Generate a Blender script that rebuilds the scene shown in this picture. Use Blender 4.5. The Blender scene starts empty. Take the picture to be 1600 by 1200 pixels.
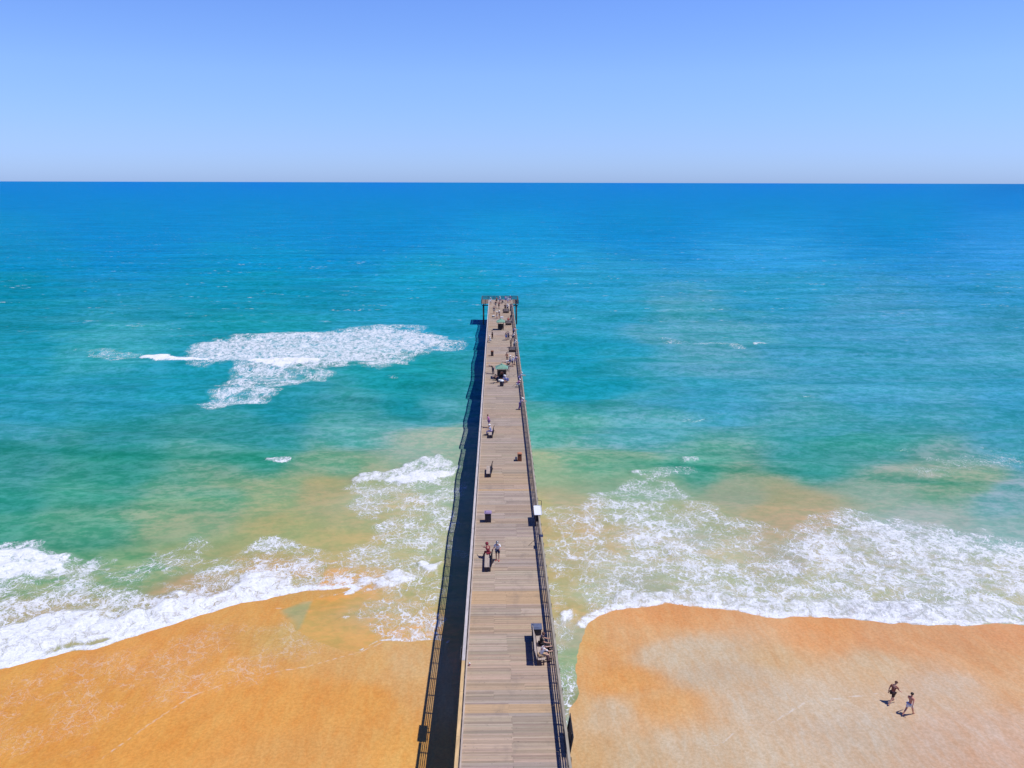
import bpy, bmesh, math, random
import numpy as np
from mathutils import Vector, Matrix
random.seed(7); rng = np.random.default_rng(7)
S = bpy.context.scene
COL = S.collection

# ------------------------------------------------------------ camera
F, H = 1245.0, 37.0                     # focal length in 1600-px units, height above the water
VPX, VPY = 776.5, 284.5
PIT = math.atan((600 - VPY) / F)
YAW = math.atan((800 - VPX) / F * math.cos(PIT))
ROLL = math.radians(0.143)
fw = np.array([math.sin(YAW) * math.cos(PIT), math.cos(YAW) * math.cos(PIT), -math.sin(PIT)])
r0 = np.array([math.cos(YAW), -math.sin(YAW), 0.0]); u0 = np.cross(r0, fw)
RT = r0 * math.cos(ROLL) + u0 * math.sin(ROLL); UP = u0 * math.cos(ROLL) - r0 * math.sin(ROLL)
cd = bpy.data.cameras.new('camera'); cam = bpy.data.objects.new('camera', cd); COL.objects.link(cam)
cd.sensor_width = 36.0; cd.lens = F / 1600 * 36; cd.clip_start = 0.5; cd.clip_end = 90000
cam.matrix_world = Matrix(((RT[0], UP[0], -fw[0], 0), (RT[1], UP[1], -fw[1], 0), (RT[2], UP[2], -fw[2], H), (0, 0, 0, 1)))
S.camera = cam
S.render.resolution_x, S.render.resolution_y = 1024, 768

# ------------------------------------------------------------ sky and sun
ELEV, AZ = math.radians(65), math.radians(98)          # az clockwise from +Y
SUNV = Vector((math.sin(AZ) * math.cos(ELEV), math.cos(AZ) * math.cos(ELEV), math.sin(ELEV)))
SUN_E = 4.0
W = bpy.data.worlds.new('World'); S.world = W; W.use_nodes = True
wn = W.node_tree.nodes; wl = W.node_tree.links; wn.clear()
wo = wn.new('ShaderNodeOutputWorld'); bg = wn.new('ShaderNodeBackground'); sk = wn.new('ShaderNodeTexSky')
sk.sky_type = 'NISHITA'; sk.sun_disc = False; sk.sun_elevation = ELEV; sk.sun_rotation = AZ
sk.altitude = 0; sk.air_density = 1.0; sk.dust_density = 0.25; sk.ozone_density = 3.0
bg.inputs[1].default_value = 0.15
hs = wn.new('ShaderNodeMix'); hs.data_type = 'RGBA'; hs.blend_type = 'MULTIPLY'; hs.inputs[0].default_value = 1.0
tcw = wn.new('ShaderNodeTexCoord'); sxw = wn.new('ShaderNodeSeparateXYZ'); rw = wn.new('ShaderNodeValToRGB')
wl.new(tcw.outputs['Generated'], sxw.inputs[0]); wl.new(sxw.outputs[2], rw.inputs[0]); sw = wn.new('ShaderNodeVectorMath'); sw.operation = 'SCALE'; sw.inputs['Scale'].default_value = 1.4; wl.new(rw.outputs[0], sw.inputs[0]); wl.new(sw.outputs[0], hs.inputs[7])
SKYT = ((0.0, (.285, .425, .90)), (.05, (.345, .448, .82)), (.12, (.41, .51, .786)), (.20, (.394, .504, .836)), (.38, (.055, .16, .48)), (1.0, (.015, .07, .34)))
while len(rw.color_ramp.elements) < len(SKYT): rw.color_ramp.elements.new(.5)
for e_, (p_, c_) in zip(rw.color_ramp.elements, SKYT): e_.position = p_; e_.color = (*c_, 1)
wl.new(sk.outputs[0], hs.inputs[6]); wl.new(hs.outputs[2], bg.inputs[0]); wl.new(bg.outputs[0], wo.inputs[0])
sd = bpy.data.lights.new('sun', 'SUN'); sd.energy = SUN_E; sd.angle = math.radians(0.5); sd.color = (1.0, 0.97, 0.92)
so = bpy.data.objects.new('sun', sd); COL.objects.link(so); so.rotation_euler = SUNV.to_track_quat('Z', 'Y').to_euler(); so.location = (60, 0, 90)
S.view_settings.view_transform = 'Standard'; S.view_settings.look = 'None'; S.view_settings.exposure = 0; S.view_settings.gamma = 1

# ------------------------------------------------------------ helpers
def G(px, py, z=0.0):
    """point of the plane at height z that the surveyed photo position stands for"""
    d = fw + RT * (px - 800) / F - UP * (py - 600) / F
    return np.array([0, 0, H]) + d * ((z - H) / d[2])
def lin(c):
    c = np.asarray(c, float) / 255.0
    return np.where(c <= 0.04045, c / 12.92, ((c + 0.055) / 1.055) ** 2.4)
def tag(o, label=None, cat=None, group=None, kind=None):
    if label: o['label'] = label
    if cat: o['category'] = cat
    if group: o['group'] = group
    if kind: o['kind'] = kind
    return o
def empty(name, loc, rz=0.0):
    o = bpy.data.objects.new(name, None); COL.objects.link(o); o.location = loc; o.rotation_euler = (0, 0, rz); o.empty_display_size = .3
    return o
def obj(name, me, mat=None, parent=None, loc=(0, 0, 0), rot=(0, 0, 0)):
    o = bpy.data.objects.new(name, me); COL.objects.link(o); o.location = loc; o.rotation_euler = rot
    if mat:
        if len(me.materials) == 0: me.materials.append(mat)
        if me.materials[0] is not mat:
            o.material_slots[0].link = 'OBJECT'; o.material_slots[0].material = mat
    if parent: o.parent = parent
    return o
class MB:
    """collects boxes, bars, tubes; builds one mesh"""
    def __init__(s): s.bm = bmesh.new(); s.lay = None
    def box(s, c, d, rz=0.0, rx=0.0, ry=0.0, taper=1.0):
        m = Matrix.Translation(c) @ Matrix.Rotation(rz, 4, 'Z') @ Matrix.Rotation(ry, 4, 'Y') @ Matrix.Rotation(rx, 4, 'X')
        vs = [s.bm.verts.new(m @ Vector((x * d[0] / 2 * (taper if z > 0 else 1), y * d[1] / 2 * (taper if z > 0 else 1), z * d[2] / 2))) for x in (-1, 1) for y in (-1, 1) for z in (-1, 1)]
        return [s.bm.faces.new([vs[i] for i in f]) for f in ((0, 1, 3, 2), (4, 6, 7, 5), (0, 4, 5, 1), (2, 3, 7, 6), (0, 2, 6, 4), (1, 5, 7, 3))]
    def tube(s, a, b, r0, r1=None, n=10):
        a, b = Vector(a), Vector(b); r1 = r0 if r1 is None else r1
        q = (b - a).to_track_quat('Z', 'Y'); A = []; B = []
        for i in range(n):
            t = 2 * math.pi * i / n; v = Vector((math.cos(t), math.sin(t), 0))
            A.append(s.bm.verts.new(a + q @ (v * r0))); B.append(s.bm.verts.new(b + q @ (v * r1)))
        for i in range(n):
            s.bm.faces.new([A[i], A[(i + 1) % n], B[(i + 1) % n], B[i]])
        s.bm.faces.new(A[::-1]); s.bm.faces.new(B)
    def lathe(s, c, prof, n=16):
        rings = []
        for r, z in prof:
            rings.append([s.bm.verts.new((c[0] + r * math.cos(2 * math.pi * i / n), c[1] + r * math.sin(2 * math.pi * i / n), c[2] + z)) for i in range(n)])
        for k in range(len(rings) - 1):
            for i in range(n):
                s.bm.faces.new([rings[k][i], rings[k][(i + 1) % n], rings[k + 1][(i + 1) % n], rings[k + 1][i]])
        s.bm.faces.new(rings[0][::-1]); s.bm.faces.new(rings[-1])
    def quad(s, pts): s.bm.faces.new([s.bm.verts.new(p) for p in pts])
    def mesh(s, name, bevel=0.0, smooth=False):
        if bevel: bmesh.ops.bevel(s.bm, geom=s.bm.edges[:], offset=bevel, segments=1, affect='EDGES')
        bmesh.ops.recalc_face_normals(s.bm, faces=s.bm.faces[:])
        me = bpy.data.meshes.new(name); s.bm.to_mesh(me); s.bm.free()
        if smooth:
            for p in me.polygons: p.use_smooth = True
        return me
def mat(name, col, rough=0.7, var=0.25, scale=6.0, metallic=0.0, stretch=(1, 1, 1), bump=0.15):
    m = bpy.data.materials.new(name); m.use_nodes = True; n = m.node_tree.nodes; l = m.node_tree.links
    b = n['Principled BSDF']; b.inputs['Roughness'].default_value = rough; b.inputs['Metallic'].default_value = metallic
    tc = n.new('ShaderNodeTexCoord'); mp = n.new('ShaderNodeMapping'); mp.inputs['Scale'].default_value = stretch
    nz = n.new('ShaderNodeTexNoise'); nz.inputs['Scale'].default_value = scale; nz.inputs['Detail'].default_value = 4
    rp = n.new('ShaderNodeValToRGB'); c = np.array(col[:3])
    rp.color_ramp.elements[0].position = .3; rp.color_ramp.elements[1].position = .7
    rp.color_ramp.elements[0].color = (*(c * (1 - var)), 1); rp.color_ramp.elements[1].color = (*np.minimum(c * (1 + var), 1), 1)
    bp = n.new('ShaderNodeBump'); bp.inputs['Strength'].default_value = bump; bp.inputs['Distance'].default_value = .02
    l.new(tc.outputs['Object'], mp.inputs[0]); l.new(mp.outputs[0], nz.inputs[0]); l.new(nz.outputs[0], rp.inputs[0]); l.new(rp.outputs[0], b.inputs[0])
    l.new(nz.outputs[0], bp.inputs['Height']); l.new(bp.outputs[0], b.inputs['Normal'])
    return m
class NT:
    """small shorthand for node graphs"""
    def __init__(s, m): s.t = m.node_tree; s.n = s.t.nodes; s.l = s.t.links
    def put(s, sock, v):
        if isinstance(v, bpy.types.NodeSocket): s.l.new(v, sock)
        elif v is not None: sock.default_value = v
    def math(s, op, a, b=None, c=None, clamp=False):
        n = s.n.new('ShaderNodeMath'); n.operation = op; n.use_clamp = clamp
        for i, v in enumerate((a, b, c)): s.put(n.inputs[i], v)
        return n.outputs[0]
    def mix(s, f, a, b, mode='MIX'):
        n = s.n.new('ShaderNodeMix'); n.data_type = 'RGBA'; n.blend_type = mode; s.put(n.inputs[0], f); s.put(n.inputs[6], a); s.put(n.inputs[7], b)
        return n.outputs[2]
    def noise(s, vec, scale, detail=3, rough=.5, col=False, dist=0.0):
        n = s.n.new('ShaderNodeTexNoise'); s.put(n.inputs['Vector'], vec); n.inputs['Scale'].default_value = scale
        n.inputs['Detail'].default_value = detail; n.inputs['Roughness'].default_value = rough; n.inputs['Distortion'].default_value = dist
        return n.outputs[1 if col else 0]
    def vor(s, vec, scale, feat='DISTANCE_TO_EDGE'):
        n = s.n.new('ShaderNodeTexVoronoi'); n.feature = feat; s.put(n.inputs['Vector'], vec); n.inputs['Scale'].default_value = scale
        return n.outputs['Distance']
    def vmath(s, op, a, b=None, k=None):
        n = s.n.new('ShaderNodeVectorMath'); n.operation = op; s.put(n.inputs[0], a); s.put(n.inputs[1], b)
        if k is not None: s.put(n.inputs['Scale'], k)
        return n.outputs[0]
    def map(s, vec, scale=(1, 1, 1), rot=(0, 0, 0)):
        n = s.n.new('ShaderNodeMapping'); s.put(n.inputs[0], vec); n.inputs['Scale'].default_value = scale; n.inputs['Rotation'].default_value = rot
        return n.outputs[0]
    def ss(s, v, a, b, lo=0.0, hi=1.0):
        n = s.n.new('ShaderNodeMapRange'); n.interpolation_type = 'SMOOTHSTEP'; s.put(n.inputs[0], v); s.put(n.inputs[1], a); s.put(n.inputs[2], b); n.inputs[3].default_value = lo; n.inputs[4].default_value = hi
        return n.outputs[0]
    def attr(s, name, col=False):
        n = s.n.new('ShaderNodeAttribute'); n.attribute_name = name
        return n.outputs[0 if col else 2]
    def bump(s, h, strength, dist, normal=None):
        n = s.n.new('ShaderNodeBump'); s.put(n.inputs['Strength'], strength); n.inputs['Distance'].default_value = dist; s.put(n.inputs['Height'], h); s.put(n.inputs['Normal'], normal)
        return n.outputs[0]

# ------------------------------------------------------------ survey of the shore (photo positions -> ground positions)
def P2(pts): return np.array([G(x, y)[:2] for x, y in pts])
def sdist(X, Y, poly, closed=True, reach=30.0):
    """signed distance (positive inside) to a polygon / unsigned to a polyline, evaluated near its box"""
    out = np.full(X.shape, -reach if closed else reach)
    lo, hi = poly.min(0) - reach, poly.max(0) + reach
    m = (X > lo[0]) & (X < hi[0]) & (Y > lo[1]) & (Y < hi[1])
    x, y = X[m], Y[m]; d = np.full(x.shape, 1e9); ins = np.zeros(x.shape, bool)
    n = len(poly)
    for i in range(n if closed else n - 1):
        a, b = poly[i], poly[(i + 1) % n]; e = b - a; L = e @ e + 1e-9
        t = np.clip(((x - a[0]) * e[0] + (y - a[1]) * e[1]) / L, 0, 1)
        d = np.minimum(d, (x - a[0] - t * e[0]) ** 2 + (y - a[1] - t * e[1]) ** 2)
        if closed:
            c = ((a[1] > y) != (b[1] > y))
            with np.errstate(divide='ignore', invalid='ignore'):
                ins ^= c & (x < (b[0] - a[0]) * (y - a[1]) / (b[1] - a[1] + 1e-12) + a[0])
    d = np.sqrt(d)
    out[m] = np.clip(np.where(ins, d, -d), -reach, reach) if closed else np.minimum(d, reach)
    return out
def vnoise(X, Y, s, seed=0):
    """smooth value noise in numpy"""
    r = np.random.default_rng(seed); T = r.random((64, 64)); x, y = X / s, Y / s
    xi, yi = np.floor(x).astype(int), np.floor(y).astype(int); fx, fy = x - xi, y - yi
    fx, fy = fx * fx * (3 - 2 * fx), fy * fy * (3 - 2 * fy)
    g = lambda i, j: T[i % 64, j % 64]
    return (g(xi, yi) * (1 - fx) + g(xi + 1, yi) * fx) * (1 - fy) + (g(xi, yi + 1) * (1 - fx) + g(xi + 1, yi + 1) * fx) * fy
def sst(v, a, b):
    t = np.clip((v - a) / (b - a), 0, 1); return t * t * (3 - 2 * t)

SHORE_L = [(-700, 1190), (-300, 1110), (-100, 1066), (0, 1044), (60, 1035), (110, 1020), (150, 1014), (200, 996), (250, 984), (300, 968), (340, 955), (400, 940), (440, 931), (480, 923), (545, 919)]
LOBE = [(520, 931), (470, 940), (440, 955), (470, 985), (530, 1010), (562, 1018), (600, 1002), (640, 1000), (690, 1000)]
SHORE_R = [(893, 1300), (893, 1200), (894, 1140), (897, 1060), (904, 1000), (913, 978), (925, 968), (960, 957), (1000, 949), (1040, 945), (1100, 948), (1150, 953), (1190, 961), (1220, 967), (1260, 964), (1330, 967), (1400, 971), (1450, 976), (1500, 977), (1560, 974), (1600, 977), (1750, 985), (2000, 970), (2600, 990)]
sea_edge = list(P2(SHORE_L)) + list(P2(LOBE)) + [np.array(q) for q in ((-4.0, 58.5), (-3.5, 50), (-2.5, 40), (0.5, 34))] + list(P2(SHORE_R))
SEAPOLY = np.array([(-3000, 30)] + [tuple(q) for q in sea_edge] + [(3000, 60), (3000, 4000), (-3000, 4000)])

# colours seen at survey points; one list for the sea, one for the sand
SEA_S = [(0,292,0,118,205),(800,292,0,118,205),(1600,292,10,110,195),(0,310,0,122,198),(800,310,0,124,200),(1600,310,8,120,205),
 (0,350,0,132,190),(400,350,0,132,196),(800,350,0,138,200),(1200,350,15,138,205),(1600,350,25,135,205),
 (0,400,0,136,178),(400,400,0,142,184),(800,400,14,150,196),(1200,400,34,152,202),(1600,400,40,148,205),
 (0,450,8,146,170),(400,450,15,152,178),(700,450,20,160,190),(900,450,40,162,196),(1200,450,45,160,192),(1600,450,50,158,198),
 (0,510,18,152,160),(400,505,20,156,160),(700,500,25,160,180),(900,500,40,164,180),(1100,505,70,168,175),(1350,500,60,162,185),(1600,510,55,160,180),
 (0,560,25,158,158),(150,555,50,170,162),(300,590,22,158,150),(640,590,18,158,140),(900,550,18,160,165),(1100,545,75,170,168),(1300,560,55,162,168),(1600,560,60,165,170),
 (0,620,25,155,150),(200,620,25,155,148),(450,640,20,155,140),(650,630,10,150,130),(900,610,15,158,150),(1100,620,45,162,158),(1350,620,50,162,160),(1600,620,45,160,162),
 (0,680,25,150,135),(200,690,15,145,118),(400,690,25,155,128),(550,670,60,170,138),(680,650,60,168,150),(690,690,120,180,135),(860,680,55,168,130),(1000,670,60,170,150),(1300,680,40,160,145),(1600,680,40,158,150),
 (0,720,35,152,120),(200,730,22,150,108),(400,725,30,155,110),(500,735,90,172,115),(870,730,125,180,120),(960,720,85,172,115),(1100,725,60,168,120),(1300,715,40,160,125),(1600,715,40,158,145),
 (0,790,40,158,115),(150,770,55,165,115),(300,780,95,172,115),(420,770,125,172,105),(500,760,170,170,90),(560,780,165,180,110),(680,780,150,182,120),(880,790,185,175,110),(1000,770,130,178,120),(1150,770,150,170,110),(1250,780,180,170,100),(1400,770,130,175,130),(1600,780,110,175,150),
 (0,830,50,160,115),(150,830,65,162,112),(300,830,120,170,110),(450,830,165,170,95),(550,840,185,175,95),(680,850,165,180,115),(880,830,205,172,100),(1050,840,165,180,130),(1250,810,180,168,105),(1450,810,140,178,140),(1600,830,120,180,155),
 (80,910,115,165,95),(200,890,105,165,95),(330,870,150,168,90),(450,890,200,165,80),(620,890,185,175,100),(690,920,180,175,95),(880,900,205,170,95),(1000,920,180,175,120),(1250,880,165,170,120),(1500,900,160,175,130),
 (100,960,170,165,90),(300,930,185,160,90),(500,930,215,165,75),(560,960,185,170,95),(500,980,185,170,90),(600,990,200,170,100),(660,960,205,172,95),(880,980,190,178,120),(885,1040,140,175,110),(885,1140,150,175,115),(900,955,215,165,85),(1400,950,190,180,150)]
SAND_S = [(0,1060,232,155,60),(100,1080,232,152,56),(250,1010,235,155,65),(400,960,228,158,70),(500,950,215,160,75),(480,990,205,165,85),(600,960,205,165,90),(640,960,215,170,95),
 (0,1190,238,158,60),(200,1150,238,155,58),(300,1040,234,155,66),(400,1100,240,158,64),(550,1100,238,158,66),(500,1190,235,160,75),(620,1040,215,168,105),(660,1080,220,165,95),(650,1180,236,162,72),(560,1040,222,162,85),
 (895,1000,215,170,100),(920,1000,222,160,85),(960,1020,228,160,90),(1000,1060,236,160,82),(1050,1100,232,165,95),(900,1100,220,170,110),(985,1110,206,178,138),(920,1190,215,172,115),(1000,1190,205,175,130),(1100,1180,202,178,140),
 (1040,960,230,155,85),(1000,990,222,163,100),(1080,1020,203,180,143),(1130,1050,201,180,146),(1200,1100,202,180,146),(1180,1030,210,172,120),(1250,1000,232,160,95),(1300,980,232,155,85),(1400,1000,226,160,100),(1350,1040,208,175,130),(1450,990,222,158,98),
 (1590,990,222,152,90),(1590,1060,218,165,110),(1450,1080,202,175,140),(1300,1150,200,178,145),(1500,1150,205,172,138),(1590,1190,208,170,135),(1540,1030,220,160,100)]
EXACT = [(400,780,138,170,132),(300,830,138,168,136),(620,788,180,180,142),(880,915,182,176,134),(884,1098,150,156,122),(884,1180,150,156,122),(1500,760,120,164,140),(1300,690,54,152,146),(1230,780,168,163,128),
 (1000,800,160,176,142),(860,800,184,177,130),(560,860,182,172,122),(880,850,184,175,128),(450,830,158,167,116),(640,860,175,178,136),(200,740,54,150,136),(1100,800,165,172,138),(1400,880,168,174,150),(1200,900,172,172,142)]
EXACT += [(500,770,160,163,124),(420,800,146,168,126),(560,800,168,172,130),(300,790,110,166,130),(480,830,160,170,122)]
EXACT += [(900,820,186,172,134),(860,835,188,170,130),(920,860,186,176,140),(870,880,184,174,140)]
EXACT += [(x, y, 184, 186, 156) for x, y in ((950,880),(1000,850),(1050,900),(1100,860),(1150,910),(1200,940),(1300,920),(1300,880),(1400,930),(1500,900),(1600,950),(1600,890),(1750,940),(960,930))]
EXACT += [(x, y, 0, q, p) for x in (-400, 200, 400, 600, 1000, 1200, 1400, 2000) for y, q, p in ((289, 126, 216), (300, 134, 208), (318, 136, 202), (338, 138, 200))]
def tune(samples, table):
    ty = [t[0] for t in table]
    return [(x, y, *[min(255, max(0, c + np.interp(y, ty, [t[1 + i] for t in table]) * (1 if i != 0 or table is not SAND_T else np.clip((c - 195) / 40, 0, 1)))) for i, c in enumerate(q)]) for x, y, *q in samples]
def shore(X, Y):
    sh = sdist(X, Y, SEAPOLY, True, 60.0); k = np.abs(sh) < 8
    n = (vnoise(X[k], Y[k], 2.6, 31) - .5) * .8 + (vnoise(X[k], Y[k], .9, 32) - .5) * .30 + (vnoise(X[k], Y[k], .4, 33) - .5) * .12
    sh[k] += n * (1 - np.abs(sh[k]) / 8)
    return sh
SEA_T = [(285, -8, 12, 6), (310, -4, 12, 4), (360, 8, 8, 8), (400, 8, 4, 12), (450, 0, -6, 1), (510, 6, -8, 8), (600, 8, -4, 27), (650, 18, -4, 28), (690, 27, -2, 30), (740, 24, -3, 26), (780, 12, -4, 28), (830, 20, -2, 22), (900, 10, -2, 26), (1140, 5, -2, 30)]
SAND_T = [(950, -18, 0, 20), (1190, -20, 0, 22)]
SEA_S = [(x, y, a - max(0, a - 150) * .45, b, c + (6 if a > 150 else 0)) for x, y, a, b, c in tune(SEA_S, SEA_T)]; SEA_S = [(x, y, 184, 172, 126) if a > 184 else (x, y, a, b, c) for x, y, a, b, c in SEA_S] + EXACT; SAND_S = tune(SAND_S, SAND_T)
def field(X, Y, samples, K, mul=(1, 1, 1)):
    w = lambda x, y: (x / np.maximum(y, 25) * 900, 1245 * H / np.maximum(y, 25) * 1.5)
    A = np.array([G(s[0], max(s[1], 286.0))[:2] for s in samples]); au, av = w(A[:, 0], A[:, 1])
    C = lin(np.array([s[2:5] for s in samples])) / K
    u, v = w(X, Y); u = u + (vnoise(X, Y, 11, 51) - .5) * 60 + (vnoise(X, Y, 4, 52) - .5) * 26; v = v + (vnoise(X, Y, 14, 53) - .5) * 34 * sst(v, 10, 200) + (vnoise(X, Y, 5, 54) - .5) * 16 * sst(v, 10, 200); num = np.zeros((len(X), 3)); den = np.full(len(X), 1e-12)
    for i in range(len(samples)):
        d2 = (u - au[i]) ** 2 + (v - av[i]) ** 2
        k = 1.0 / (d2 + 260) ** 2.2
        num += k[:, None] * C[i]; den += k
    return np.clip(num / den[:, None] * np.array(mul), 0.0, .95)

def grid(name, xs, ys, zfun):
    nx, ny = len(xs), len(ys); X, Y = np.meshgrid(xs, ys); X, Y = X.ravel(), Y.ravel()
    data = zfun(X, Y); co = np.stack([X, Y, data['z']], 1).astype(np.float32)
    me = bpy.data.meshes.new(name); nf = (nx - 1) * (ny - 1)
    i = (np.arange(ny - 1)[:, None] * nx + np.arange(nx - 1)[None, :]).ravel()
    f = np.stack([i, i + 1, i + nx + 1, i + nx], 1).astype(np.int32)
    me.vertices.add(len(X)); me.vertices.foreach_set('co', co.ravel())
    me.loops.add(nf * 4); me.loops.foreach_set('vertex_index', f.ravel())
    me.polygons.add(nf); me.polygons.foreach_set('loop_start', np.arange(0, nf * 4, 4, dtype=np.int32)); me.polygons.foreach_set('loop_total', np.full(nf, 4, np.int32))
    me.polygons.foreach_set('use_smooth', np.ones(nf, bool)); me.update()
    for k, v in data.items():
        if k == 'z': continue
        if v.ndim == 2:
            a = me.attributes.new(k, 'FLOAT_COLOR', 'POINT'); a.data.foreach_set('color', np.concatenate([v, np.ones((len(v), 1))], 1).astype(np.float32).ravel())
        else:
            a = me.attributes.new(k, 'FLOAT', 'POINT'); a.data.foreach_set('value', v.astype(np.float32))
    return me
def axis(stops):
    """stops: (position, step) pairs -> graded coordinates"""
    out = [stops[0][0]]
    for (p0, s0), (p1, s1) in zip(stops, stops[1:]):
        while out[-1] < p1:
            t = (out[-1] - p0) / (p1 - p0); out.append(out[-1] + s0 * (s1 / s0) ** max(t, 0))
    return np.array(out)

# foam masses: (outline in the photo, softness m, strength)
SOLID = [
 ([(216,556),(232,553),(262,553),(283,558),(300,560),(330,560),(330,566),(300,566),(240,565),(220,563)], .7, 1.0),
 ([(284,557),(310,546),(350,533),(420,524),(520,518),(600,514),(650,517),(690,527),(690,545),(650,560),(600,568),(520,571),(450,574),(400,573),(370,566),(330,565)], 4.0, .68),
 ([(380,566),(400,563),(440,563),(500,566),(540,567),(500,573),(430,577),(395,573)], .8, 1.0),
 ([(540,752),(565,738),(600,735),(650,722),(690,716),(706,722),(716,735),(716,742),(690,745),(655,753),(630,754),(600,749),(560,754)], .7, .72),
 ([(600,752),(640,738),(715,736),(716,743),(660,752),(630,756)], .6, 1.0),
 ([(413,720),(455,719),(455,723),(435,727),(415,725)], .4, .72),
 ([(0,868),(50,850),(92,872),(88,888),(40,905),(0,910),(-200,935),(-200,880)], 1.2, .95),
 ([(0,985),(60,965),(130,962),(180,960),(250,938),(330,925),(380,900),(420,900),(470,905),(470,924),(400,940),(340,955),(250,984),(200,996),(110,1020),(0,1044),(-300,1120),(-300,1040)], 1.0, .90),
 ([(555,914),(570,905),(600,896),(650,898),(655,905),(640,912),(600,918)], .7, .85),
 ([(655,890),(662,880),(692,878),(688,888),(675,896),(660,894)], .5, .9),
 ([(600,1002),(630,985),(670,975),(690,975),(690,1000),(640,1000)], .5, .55),
 ([(520,967),(545,963),(552,968),(530,972)], .25, .8),
 ([(868,985),(880,955),(897,950),(898,962),(880,985),(873,990)], .4, .85),
 ([(925,968),(960,930),(1040,925),(1180,935),(1300,940),(1600,945),(1900,950),(1900,985),(1600,977),(1500,977),(1260,964),(1220,967),(1150,953),(1100,948),(1040,945),(960,957)], .7, .74),
 ([(1290,815),(1320,803),(1400,820),(1500,840),(1600,850),(1900,880),(1900,950),(1600,950),(1400,935),(1280,900),(1240,860)], 3.0, .54),
 ([(985,800),(1010,830),(1060,850),(1060,870),(1000,850)], 1.2, .45),
 ([(1060,717),(1092,717),(1097,723),(1070,724)], .4, .58),
 ([(1160,539),(1190,538),(1207,541),(1180,543)], .8, .8),
 ([(1010,489),(1035,488),(1048,491),(1020,492)], .9, .6),
 ([(1100,489),(1125,490),(1125,493),(1105,492)], .9, .4),
 ([(600,590),(622,588),(622,594),(604,594)], .6, .42),
 ([(982,739),(1002,737),(1000,744),(985,744)], .4, .7),
]
LACE = [
 ([(284,560),(330,535),(420,522),(600,510),(680,516),(700,528),(680,555),(600,572),(400,577),(330,568)], 4.5, .78),
 ([(370,568),(512,572),(500,590),(470,598),(440,608),(410,622),(370,632),(325,645),(312,632),(330,612),(360,592)], 2.0, .80),
 ([(560,760),(640,750),(720,738),(712,800),(702,860),(695,900),(660,930),(560,918),(480,905),(470,880),(540,860),(590,830),(560,790)], 1.5, .48),
 ([(620,750),(700,745),(690,800),(670,900),(610,890),(620,820)], 1.5, .62),
 ([(350,890),(380,850),(430,845),(480,860),(545,870),(560,895),(545,917),(470,925),(380,935)], 1.0, .85),
 ([(0,850),(60,845),(100,875),(165,880),(160,890),(110,905),(40,912),(-100,930),(-100,860)], 1.2, .9),
 ([(0,905),(60,905),(170,915),(250,930),(300,915),(340,880),(420,850),(480,858),(490,900),(400,930),(200,985),(0,1020),(-300,1090),(-300,930)], 1.5, .82),
 ([(100,880),(200,870),(300,850),(330,880),(300,930),(150,930)], 3.0, .35),
 ([(560,918),(640,915),(690,930),(690,1000),(610,1002),(560,950)], .8, .50),
 ([(860,800),(900,790),(960,755),(1040,745),(1110,790),(1160,815),(1230,830),(1290,800),(1330,800),(1420,815),(1520,835),(1600,845),(1900,870),(1900,985),(1600,977),(1260,964),(1100,948),(1000,949),(925,968),(880,930),(850,860)], 1.2, .46),
 ([(960,800),(1010,780),(1060,830),(1120,850),(1180,860),(1260,850),(1290,810),(1400,820),(1600,850),(1900,880),(1900,970),(1600,970),(1200,955),(1100,930),(1000,900),(950,860)], 2.5, .80),
 ([(1240,860),(1290,805),(1330,803),(1420,820),(1520,842),(1600,855),(1900,880),(1900,970),(1600,965),(1300,945)], 2.0, 1.0),
 ([(850,860),(890,850),(910,880),(900,900),(870,900)], .8, .8),
 ([(865,930),(905,960),(893,1000),(897,1060),(893,1200),(872,1200)], .3, .38),
 ([(1000,740),(1040,725),(1090,720),(1080,745),(1010,760)], 1.5, .35),
 ([(1040,530),(1100,535),(1160,538),(1150,545),(1060,540)], 2.0, .35),
 ([(120,548),(200,548),(215,560),(180,565)], 2.0, .3),
 ([(1400,700),(1600,715),(1800,730),(1600,760),(1450,740)], 4.0, .14),
]
SWASH = [[(160,1192),(230,1140),(300,1092),(350,1073),(400,1060),(440,1050),(480,1043),(530,1028),(562,1019),(600,1003)],
 [(1170,1138),(1205,1136),(1230,1120),(1262,1100),(1300,1097),(1340,1092),(1372,1088)],
 [(258,1083),(300,1087)], [(1110,1172),(1130,1164),(1146,1150)], [(1560,1106),(1640,1112)],
 [(430,950),(470,955),(520,965)], [(590,925),(610,940),(640,955),(670,965)]]
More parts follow.
